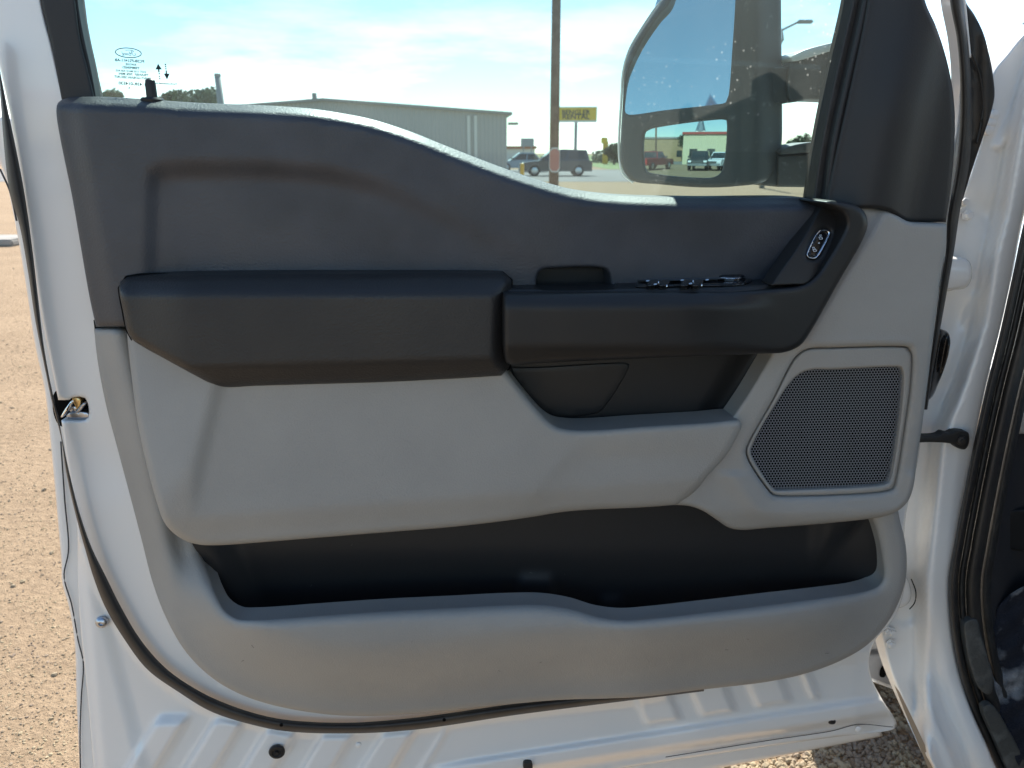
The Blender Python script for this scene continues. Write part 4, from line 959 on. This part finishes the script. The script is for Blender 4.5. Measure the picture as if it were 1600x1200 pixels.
# ================================================================== BACKGROUND
def world_box(name, cx, cy, w, d, h, rz, m, parent=None, z=0, bev=0):
    Mx = Matrix.Translation((cx, cy, z)) @ Matrix.Rotation(rz, 4, 'Z')
    return MB().box(-w / 2, w / 2, -d / 2, d / 2, 0, h, bev).build(name, m, parent, False, Mx)
def siding(name, col, scale, col2=None, axis='X'):
    m = mat(name, col, .6, .3); t = m.node_tree; b = t.nodes['Principled BSDF']
    tc = t.nodes.new('ShaderNodeTexCoord'); wv = t.nodes.new('ShaderNodeTexWave'); wv.inputs['Scale'].default_value = scale; wv.bands_direction = axis
    wv.wave_profile = 'SIN'; t.links.new(tc.outputs['Object'], wv.inputs[0])
    bp = t.nodes.new('ShaderNodeBump'); bp.inputs['Distance'].default_value = .03; bp.inputs['Strength'].default_value = .8
    t.links.new(wv.outputs['Fac'], bp.inputs['Height']); t.links.new(bp.outputs[0], b.inputs['Normal'])
    return m
M['shed'] = siding('grey_metal_siding', (.42, .42, .41), 1.6)
M['shed_trim'] = mat('grey_trim', (.27, .27, .26), .6)
M['cream'] = siding('cream_metal_siding', (.55, .50, .34), .9)
M['brick'] = mat('tan_brick', (.36, .24, .13), .9, vary=(2, (.3, .2, .11), .4, .6)); M['brick_red'] = mat('red_brick', (.34, .13, .07), .9, vary=(2, (.28, .1, .06), .4, .6))
M['redtrim'] = mat('red_trim', (.35, .05, .04), .6); M['whitewall'] = mat('white_wall', (.7, .7, .66), .7); M['slate'] = mat('slate_spire', (.12, .16, .2), .5)
M['pink_sign'] = mat('faded_pink_sign', (.55, .22, .17), .6); M['black_letters'] = mat('dark_letters', (.04, .05, .04), .6)

# metal shed
A = D(268, 238, 42); B = D(792, 238, 40); A.z = B.z = 0
ux = (B - A).normalized(); un = Vector((-ux.y, ux.x, 0)); Wd_ = (B - A).length
def zat(py, dist): return D(CX, py, dist).z
eh = zat(179, 41); pk = zat(161, 41); dep = 9
SM = Matrix(((ux.x, un.x, 0, A.x), (ux.y, un.y, 0, A.y), (0, 0, 1, 0), (0, 0, 0, 1)))
she = tag(empty('metal_shed', (A + ux * Wd_ / 2)), 'large grey metal sided shed with a low gable roof beyond the window', 'shed')
def sb(mb, name, m, parent=None): o = mb.build(name, m, None, False, SM); setpar(o, parent or she); return o
half = Wd_ * .455
mb = MB(); mb.add([(0, 0, 0), (Wd_, 0, 0), (Wd_, 0, eh), (half, 0, pk), (0, 0, eh), (0, dep, 0), (Wd_, dep, 0), (Wd_, dep, eh), (half, dep, pk), (0, dep, eh)],
           [(0, 1, 2, 3, 4), (9, 8, 7, 6, 5), (1, 6, 7, 2), (0, 4, 9, 5)])
sb(mb, 'wall', M['shed'])
mb = MB(); t_ = .12
mb.add([(-.25, -.25, eh - .06), (half, -.25, pk), (Wd_ + .25, -.25, eh - .06), (-.25, dep + .2, eh - .06), (half, dep + .2, pk), (Wd_ + .25, dep + .2, eh - .06),
        (-.25, -.25, eh - .06 + t_), (half, -.25, pk + t_), (Wd_ + .25, -.25, eh - .06 + t_), (-.25, dep + .2, eh - .06 + t_), (half, dep + .2, pk + t_), (Wd_ + .25, dep + .2, eh - .06 + t_)],
       [(0, 3, 4, 1), (1, 4, 5, 2), (6, 7, 10, 9), (7, 8, 11, 10), (0, 1, 7, 6), (1, 2, 8, 7), (3, 9, 10, 4), (4, 10, 11, 5), (2, 5, 11, 8), (0, 6, 9, 3)])
sb(mb, 'roof', M['shed_trim'])
for k in (.884, .905): sb(MB().box(Wd_ * k - .07, Wd_ * k + .07, -.1, -.01, 0, eh - .1), 'downspout', M['whitewall'])
sb(MB().box(half - .5, half - .3, -.1, .1, pk + .05, pk + .35), 'roof_vent', M['shed_trim'])
sb(MB().box(Wd_ + .1, Wd_ + .6, .5, .7, eh - .5, eh - .38), 'wall_lamp', M['shed_trim'])

# utility pole with a small sign
p = D(865, 300, 25); p.z = 0
up = tag(tube('utility_pole', [p, p + Vector((0, 0, 9))], [.15, .12], M['wood'], None, seg=12), 'brown wooden utility pole seen through the middle of the door window', 'pole')
oc = []
q = D(866.5, 250, 24.7)
for a, b in ((-.26, .42), (-.13, .58), (.13, .58), (.26, .42), (.26, -.42), (.13, -.58), (-.13, -.58), (-.26, -.42)): oc.append((a, b))
def flat_poly(pts, c, m, name, th=.02, rz=0, sc=1):
    n = len(pts); v = [(a * sc, -th, b * sc) for a, b in pts] + [(a * sc, 0, b * sc) for a, b in pts]
    return MB().add(v, [tuple(range(n)), tuple(range(n, 2 * n))[::-1]] + [(i, i + n, (i + 1) % n + n, (i + 1) % n) for i in range(n)]).build(name, m, None, False, Matrix.Translation(c) @ Matrix.Rotation(rz, 4, 'Z'))
ps = tag(empty('notice_sign', q), 'faded pink eight-sided sign fixed low on the wooden utility pole', 'sign')
o = flat_poly(oc, q, M['whitewall'], 'sign_border', sc=.62); setpar(o, ps)
o = flat_poly(oc, q + Vector((0, -.021, 0)), M['pink_sign'], 'sign_face', sc=.55, th=.006); setpar(o, ps)

# yellow billboard
def words(lines_, Mx, m, parent, name='lettering'):
    v, f = [], []
    for body, cx, cz, w, h in lines_:
        tv, tf = text_mesh(body); xs = [a.x for a in tv]; ys = [a.y for a in tv]; b = len(v)
        for a in tv: v.append(Mx @ Vector((cx + (a.x - (max(xs) + min(xs)) / 2) * w / (max(xs) - min(xs)), -.004, cz + (a.y - (max(ys) + min(ys)) / 2) * h / (max(ys) - min(ys)))))
        f += [tuple(i + b for i in q) for q in tf]
    o = link(name, v, f, m, None, False); setpar(o, parent); return o
bp_ = D(899, 238, 58); bz0, bz1 = zat(191, 58), zat(167, 58); bw = 61 / FPX * 58
bb = tag(empty('roadside_sign', (bp_.x, bp_.y, 0)), 'yellow roadside sign with two lines of dark lettering on a single pole', 'sign')
BM = Matrix.Translation((bp_.x, bp_.y, 0)) @ Matrix.Rotation(rad(-5), 4, 'Z')
for mb, nm, m in ((MB().box(-bw / 2, bw / 2, 0, .25, bz0, bz1, .02), 'sign_cabinet', 'whitewall'), (MB().cyl((0, .12, 0), (0, .12, bz0), .11), 'pole', 'galv'), (MB().box(-bw / 2 + .05, bw / 2 - .05, -.02, .0, bz0 + .12, bz1 - .06), 'sign_face', 'yellow_sign')):
    o = mb.build(nm, M[m], None, False, BM); setpar(o, bb)
words([('BENGLER', 0, bz1 - .36, bw * .68, .34), ('RENTAL', 0, bz0 + .36, bw * .66, .34)], BM @ Matrix.Translation((0, -.022, 0)), M['black_letters'], bb)
# small grey sign
p2 = D(824, 238, 75); z0, z1 = zat(229, 75), zat(216, 75)
s2_ = tag(empty('small_sign', (p2.x, p2.y, 0)), 'small plain grey sign board on posts left of the utility pole', 'sign')
for mb, nm, m in ((MB().box(-.6, .6, 0, .12, z0, z1, .02), 'sign_board', 'galv'), (MB().cyl((-.35, .06, 0), (-.35, .06, z0), .05).cyl((.35, .06, 0), (.35, .06, z0), .05), 'posts', 'galv')):
    o = mb.build(nm, M[m], None, False, Matrix.Translation((p2.x, p2.y, 0))); setpar(o, s2_)
# yellow pylon far right
p3 = D(946, 238, 110)
py_ = tag(empty('pylon_sign', (p3.x, p3.y, 0)), 'narrow yellow pylon sign standing in front of the far bush', 'sign')
for mb, nm, m in ((MB().box(-.35, .35, 0, .3, 0, 2.9, .05), 'pylon', 'yellow'), (MB().box(-.6, .25, -.05, .3, 2.6, 3.4, .1), 'pylon_head', 'yellow_sign')):
    o = mb.build(nm, M[m], None, False, Matrix.Translation((p3.x, p3.y, 0))); setpar(o, py_)
# low shop building behind the cars
b0 = D(806, 238, 95); lb = tag(empty('low_shop', (b0.x, b0.y, 0)), 'low white shop with a red-brown roof line behind the parked cars', 'building')
for mb, nm, m in ((MB().box(-3.5, 2.2, 0, 6, 0, 1.9), 'wall', 'whitewall'), (MB().box(-3.8, 2.4, -.3, 6.2, 1.9, 2.2), 'roof', 'brick_red'), (MB().box(-2.5, -1.2, -.03, .0, .8, 1.6), 'window', 'carglass')):
    o = mb.build(nm, M[m], None, False, Matrix.Translation((b0.x, b0.y, 0))); setpar(o, lb)
# bollard
p4 = D(816, 250, 36); bo = tag(empty('bollard', (p4.x, p4.y, 0)), 'yellow bollard standing in front of the parked cars', 'bollard')
o = MB().lathe((0, 0, 0), (0, 0, 1), [(.09, 0), (.09, .98), (.08, 1.04), (.04, 1.07), (.001, 1.08)], 16).build('post', M['yellow'], None, True, Matrix.Translation((p4.x, p4.y, 0))); setpar(o, bo)
o = MB().lathe((0, 0, 0), (0, 0, 1), [(.15, 0), (.15, .02), (.1, .03)], 16).build('base_plate', M['galv'], None, False, Matrix.Translation((p4.x, p4.y, 0))); setpar(o, bo)
# street lamp
p5 = D(1195, 238, 38); hl = zat(48, 38)
sl = tag(empty('street_lamp', (p5.x, p5.y, 0)), 'tall grey street lamp with one curved arm beyond the side mirror', 'lamp')
e1 = D(1222, 47, 38); e2 = D(1248, 34, 38)
o = tube('lamp_pole', [(p5.x, p5.y, 0), (p5.x, p5.y, e1.z - .9)], [.12, .09], M['galv'], None); setpar(o, sl)
o = tube('lamp_arm', [(p5.x, p5.y, e1.z - .95), (p5.x + .35, p5.y, e1.z - .35), e1, e2], [.07, .06, .05, .045], M['galv'], None); setpar(o, sl)
o = MB().box(-.05, .58, -.14, .14, -.07, .07, .04).build('lamp_head', M['galv'], None, False, Matrix.Translation(e2)); setpar(o, sl)
# pale post on the left
p6 = D(356, 238, 38); zt = zat(127, 38)
pp = tag(empty('pale_post', (p6.x, p6.y, 0)), 'pale slanting post beside the trees left of the shed', 'post')
o = tube('post', [(p6.x, p6.y, 0), (p6.x - .12, p6.y, zt)], [.2, .13], M['galv'], None); setpar(o, pp)
o = MB().box(-.12, .12, -.1, .1, 0, .14, .02).build('post_cap', M['galv'], None, False, Matrix.Translation((p6.x - .12, p6.y, zt))); setpar(o, pp)

def tree(name, x, y, h, r, lab, m='leaf', n=1600, trunk=.3, grp=None, seed=1, cat='tree', sz=.22, squash=.8):
    rg = random.Random(seed); e = tag(empty(name, (x, y, 0)), lab, cat, grp)
    mb = MB(); top = h - r * squash
    mb.add(*tube_v([(x, y, 0), (x + .1 * r, y, top * .6), (x, y, top)], [trunk * .5, trunk * .35, trunk * .15], 8))
    cl = []
    for k in range(9):
        a = rg.random() * 6.28; rr = r * rg.uniform(.15, .62); c = Vector((x + math.cos(a) * rr, y + math.sin(a) * rr, top + rg.uniform(-.45, .75) * r * squash)); cl.append((c, r * rg.uniform(.35, .55)))
        mb.add(*tube_v([(x, y, top * .55), c], [trunk * .18, trunk * .05], 5))
    o = mb.build('trunk', M['wood'], None, True); setpar(o, e)
    v, f = [], []
    for i in range(n):
        c, cr_ = rg.choice(cl); d = Vector((rg.gauss(0, 1), rg.gauss(0, 1), rg.gauss(0, 1))).normalized() * cr_ * rg.random() ** .4
        p = c + Vector((d.x, d.y, d.z * squash)); a = Vector((rg.gauss(0, 1), rg.gauss(0, 1), rg.gauss(0, 1))).normalized(); b = a.orthogonal().normalized(); s = sz * rg.uniform(.5, 1.2)
        k = len(v); v += [p + a * s, p + b * s * .6, p - a * s, p - b * s * .6]; f.append((k, k + 1, k + 2, k + 3))
    o = link('crown', v, f, M[m], None, False); setpar(o, e); return e
for i, (px, dist, top, rpx, lab) in enumerate(((185, 60, 153, 28, 'small hazy tree at the far left of the window behind the lettering'), (275, 62, 150, 30, 'low rounded tree just right of the door lock knob'), (330, 64, 147, 30, 'taller loose tree beside the pale slanting post'))):
    c = D(px, 238, dist); tree('distant_tree', c.x, c.y, zat(top, dist), rpx / FPX * dist, lab, 'leaf2', 1500, seed=i + 3, grp='trees left of the shed', squash=.7)
for i, (px, dist, top, rpx, lab) in enumerate(((960, 105, 224, 18, 'round dark bush tree beside the yellow pylon sign'), (1245, 90, 214, 26, 'spreading green tree seen between the two mirror arms'), (780, 150, 236, 12, 'tiny distant tree at the shed corner'))):
    c = D(px, 238, dist); tree('distant_tree', c.x, c.y, zat(top, dist), rpx / FPX * dist, lab, 'leaf', 1500, seed=i + 13, squash=.8)
# far hedge line
def hedge():
    v, f = [], []; rg = random.Random(5)
    for i in range(9000):
        x = rg.uniform(12, 120); y = 120 + rg.uniform(-3, 3); z = abs(rg.gauss(0, .55)) + rg.uniform(0, .7); p = Vector((x, y, z)); a = Vector((rg.gauss(0, 1), rg.gauss(0, 1), rg.gauss(0, 1))).normalized(); b = a.orthogonal(); s = .4
        k = len(v); v += [p + a * s, p + b * s * .6, p - a * s, p - b * s * .6]; f.append((k, k + 1, k + 2, k + 3))
    return tag(link('hedgerow', v, f, M['leaf2'], None, False), 'far line of low scrub along the back of the green field', 'scrub', kind='stuff')
hedge()
# kerb at left
kb0 = D(-160, 338, 17); kb = tag(world_box('concrete_kerb', kb0.x - 4, kb0.y + .3, 11.6, .9, .12, rad(2), M['concrete'], None, 0, .03), 'long grey concrete kerb lying across the dirt at the far left', 'kerb')

# ---- vehicles
def vehicle(name, loc, rz, L_, H, Wv, kind, paint, lab, cat, grp=None):
    e = tag(empty(name, loc, rz), lab, cat, grp)
    def B(mb, nm, m, parent=None, sm=False):
        o = mb.build(nm, m, None, sm); o.parent = parent or e; return o
    h0 = .32; hb = H * .58; l = L_ / 2
    if kind == 'suv': body = [(-l, h0), (-l, hb * .75), (-l * .97, hb), (l * .5, hb), (l * .92, hb * .88), (l, hb * .7), (l, h0)]; cab = [(-l * .93, hb), (-l * .84, H * .97), (-l * .2, H), (l * .12, H * .96), (l * .48, hb)]
    elif kind == 'sedan': body = [(-l, h0), (-l, hb * .85), (-l * .9, hb), (l * .55, hb), (l * .95, hb * .8), (l, hb * .6), (l, h0)]; cab = [(-l * .75, hb), (-l * .45, H), (l * .08, H), (l * .5, hb)]
    else: h0 = .5; hb = H * .62; body = [(-l, h0), (-l, hb * .98), (l * .45, hb), (l * .95, hb * .95), (l, hb * .8), (l, h0)]; cab = [(-l * .25, hb), (-l * .2, H), (l * .18, H), (l * .4, hb)]
    tp = lambda z: 1 - .16 * max(0, (z - hb) / (H - hb)) if z > hb else 1
    bd = flat_smooth(B(MB().prism(body, -Wv / 2, Wv / 2), 'body', paint), 30)
    cb = B(MB().prism(cab, -Wv * .47, Wv * .47, tp), 'cab', paint, bd)
    # windows on the cab
    xs = [c[0] for c in cab]; x0, x1 = min(xs), max(xs)
    for sgn in (-1, 1):
        y0 = sgn * Wv * .47; y1 = sgn * Wv * .47 * (1 - .16)
        def pt(fx, fz):
            z = hb + (H - hb) * fz; xa = np.interp(z, [hb, H], [x0, cab[1][0]]); xb = np.interp(z, [hb, H], [x1, cab[-2][0]])
            return (xa + (xb - xa) * fx, y0 + (y1 - y0) * fz + sgn * .012, z)
        for a, b in ((.06, .46), (.5, .92)): B(MB().add([pt(a, .12), pt(b, .12), pt(b, .86), pt(a, .86)], [(0, 1, 2, 3)]), 'side_window', M['carglass'], cb)
    for xb_, xt, sg in ((x1, cab[-2][0], 1), (x0, cab[1][0], -1)):
        q = []
        for fy, fz in ((-.9, .1), (.9, .1), (.86, .88), (-.86, .88)):
            z = hb + (H - hb) * fz; k = 1 - .16 * fz; q.append((xb_ + (xt - xb_) * fz + sg * .015, Wv * .47 * fy * k, z))
        B(MB().add(q, [(0, 1, 2, 3)]), 'windscreen' if sg > 0 else 'rear_window', M['carglass'], cb)
    wr_ = .36 if kind != 'pickup' else .41
    for sx2 in (-.62, .62):
        for sgn in (-1, 1):
            y = sgn * (Wv / 2 - .1)
            w = B(MB().lathe((sx2 * l, y - .12, wr_), (0, 1, 0), [(.05, 0), (wr_ * .95, 0), (wr_, .03), (wr_, .21), (wr_ * .95, .24), (.05, .24)], 20), 'wheel', M['tyre'], None, True)
            B(MB().lathe((sx2 * l, y + sgn * .125, wr_), (0, sgn, 0), [(wr_ * .62, 0), (wr_ * .5, .01), (.001, .012)], 16), 'rim', M['rim'], w, True)
    for sgn in (-1, 1):
        B(MB().box(l - .02, l + .02, sgn * Wv * .38 - .16, sgn * Wv * .38 + .16, hb * .68, hb * .84, .01), 'headlight', M['lamp_w'])
        B(MB().box(-l - .02, -l + .02, sgn * Wv * .42 - .09, sgn * Wv * .42 + .09, hb * .6, hb * .9, .01), 'tail_light', M['lamp_r'])
        B(MB().box(x1 - .35, x1 - .2, sgn * (Wv * .5 + .12) - .1, sgn * (Wv * .5 + .12) + .1, hb + .05, hb + .25, .02), 'wing_mirror', M['mirror_shell'])
    B(MB().box(l - .01, l + .05, -Wv * .26, Wv * .26, hb * .5, hb * .82, .01), 'grille', M['mirror_shell'])
    B(MB().box(l - .02, l + .1, -Wv * .48, Wv * .48, h0 - .02, h0 + .2, .03), 'bumper', M['rim'] if kind == 'pickup' else M['mirror_shell'])
    return e
cp = lambda n, c, **k: mat(n, c, .25, .5, coat=.6, **k)
M['car_dark'] = cp('dark_blue_car_paint', (.03, .045, .07)); M['car_lb'] = cp('silver_blue_car_paint', (.28, .36, .42)); M['car_red'] = cp('dark_red_car_paint', (.2, .02, .02)); M['car_grey'] = cp('charcoal_car_paint', (.025, .03, .032)); M['car_sil'] = cp('silver_car_paint', (.5, .53, .56))
c = D(868, 250, 55); vehicle('parked_suv', (c.x, c.y, 0), rad(182), 4.7, 1.72, 1.9, 'suv', M['car_dark'], 'dark blue parked estate car facing left, behind the wooden utility pole', 'car', 'cars parked beyond the window')
c = D(815, 250, 66); vehicle('parked_car', (c.x, c.y, 0), rad(184), 4.2, 1.5, 1.8, 'sedan', M['car_lb'], 'pale silver blue car half hidden behind the yellow bollard', 'car', 'cars parked beyond the window')

# ---- what the convex mirror shows: the lot behind the camera
def MG(px, py):
    p, n, r_ = sphere_hit(px, py); t = -p.z / r_.z; return p + r_ * t if r_.z < -1e-4 else None
def MD(px, py, dist):
    p, n, r_ = sphere_hit(px, py); r_ = r_ / math.hypot(r_.x, r_.y); return p + r_ * dist
def face(v): return math.atan2(MC.y - v.y, MC.x - v.x)
HZ = next(y for y in np.arange(200, 285, .25) if sphere_hit(1072, y)[2].z < -.0005)
print('mirror horizon', HZ, 'lower edge dist', (MG(1072, 277) - MC).length)
def mir_obj(px, dist): v = MD(px, HZ, dist); v.z = 0; return v
v = mir_obj(1021, 36); vehicle('red_pickup', v, face(v) + rad(-150), 5.6, 1.85, 1.95, 'pickup', M['car_red'], 'dark red pickup parked on the dirt at the left of the small mirror', 'pickup', 'vehicles seen in the mirror')
v = mir_obj(1095, 36); vehicle('charcoal_pickup', v, face(v) + rad(6), 5.6, 1.9, 1.95, 'pickup', M['car_grey'], 'charcoal pickup facing the viewer in the middle of the small mirror', 'pickup', 'vehicles seen in the mirror')
v = mir_obj(1128, 36); vehicle('silver_pickup', v, face(v) + rad(20), 5.4, 1.8, 1.9, 'pickup', M['car_sil'], 'silver pickup cut off by the right edge of the small mirror', 'pickup', 'vehicles seen in the mirror')
def mbuild(name, px, dist, w, d, h, m, lab, cat, roof=None):
    v = mir_obj(px, dist); e = tag(empty(name, v), lab, cat); rz = face(v) + math.pi / 2
    o = world_box('wall', v.x, v.y, w, d, h, rz, M[m]); setpar(o, e)
    if roof: o = world_box('roof', v.x, v.y, w + .4, d + .4, .35, rz, M[roof], z=h); setpar(o, e)
    for k in (-.3, .1, .35):
        Mx = Matrix.Translation(v) @ Matrix.Rotation(rz, 4, 'Z')
        o = MB().box(w * k - .6, w * k + .6, -d / 2 - .03, -d / 2, 1, 2.4).build('window', M['carglass'], None, False, Mx); setpar(o, e)
    return e, v, rz
mbuild('tan_building', 1032, 85, 14, 12, 5.0, 'brick', 'tan flat-roofed brick building at the left of the small mirror', 'building', 'shed_trim')
mbuild('cream_metal_building', 1122, 62, 11, 14, 4.6, 'cream', 'cream ribbed metal building with a red eave in the small mirror', 'building', 'redtrim')
e, v, rz = mbuild('brick_church', 1092, 88, 9, 12, 4.2, 'brick_red', 'red brick church with a white steeple in the small mirror', 'church', 'whitewall')
st = MB().box(-1, 1, -1, 1, 4.2, 7.2).build('steeple', M['whitewall'], None, False, Matrix.Translation(v) @ Matrix.Rotation(rz, 4, 'Z')); setpar(st, e)
MB().lathe((v.x, v.y, 7.2), (0, 0, 1), [(1.3, 0), (.05, 4.2), (.001, 4.3)], 8).build('spire', M['slate'], st)
v = mir_obj(1071, 75); tree('shade_tree', v.x, v.y, 5.6, 2.4, 'round green shade tree in the middle of the small mirror', 'leaf', 1800, seed=33)
v = mir_obj(1026, 45); o = tube('leaning_utility_pole', [v, v + Vector((-.4, .3, 9))], [.14, .1], M['wood'], None, seg=8); tag(o, 'leaning utility pole rising behind the red pickup in the small mirror', 'pole')

for px_, py_ in ((1010, 250), (1072, 250), (1130, 250), (1072, 275)):
    p_, n_, r_ = sphere_hit(px_, py_); t_ = -((p_ - DR.o).dot(DR.n)) / r_.dot(DR.n); h_ = p_ + r_ * t_; q_ = h_ - CAM
    f_ = Vector((0, math.cos(PITCH), -math.sin(PITCH))); u_ = Vector((0, math.sin(PITCH), math.cos(PITCH)))
    print('exit', px_, py_, round(CX + FPX * q_.x / q_.dot(f_)), round(CY - FPX * q_.dot(u_) / q_.dot(f_)))
print('faces', sum(len(o.data.polygons) for o in bpy.data.objects if o.type == 'MESH'))
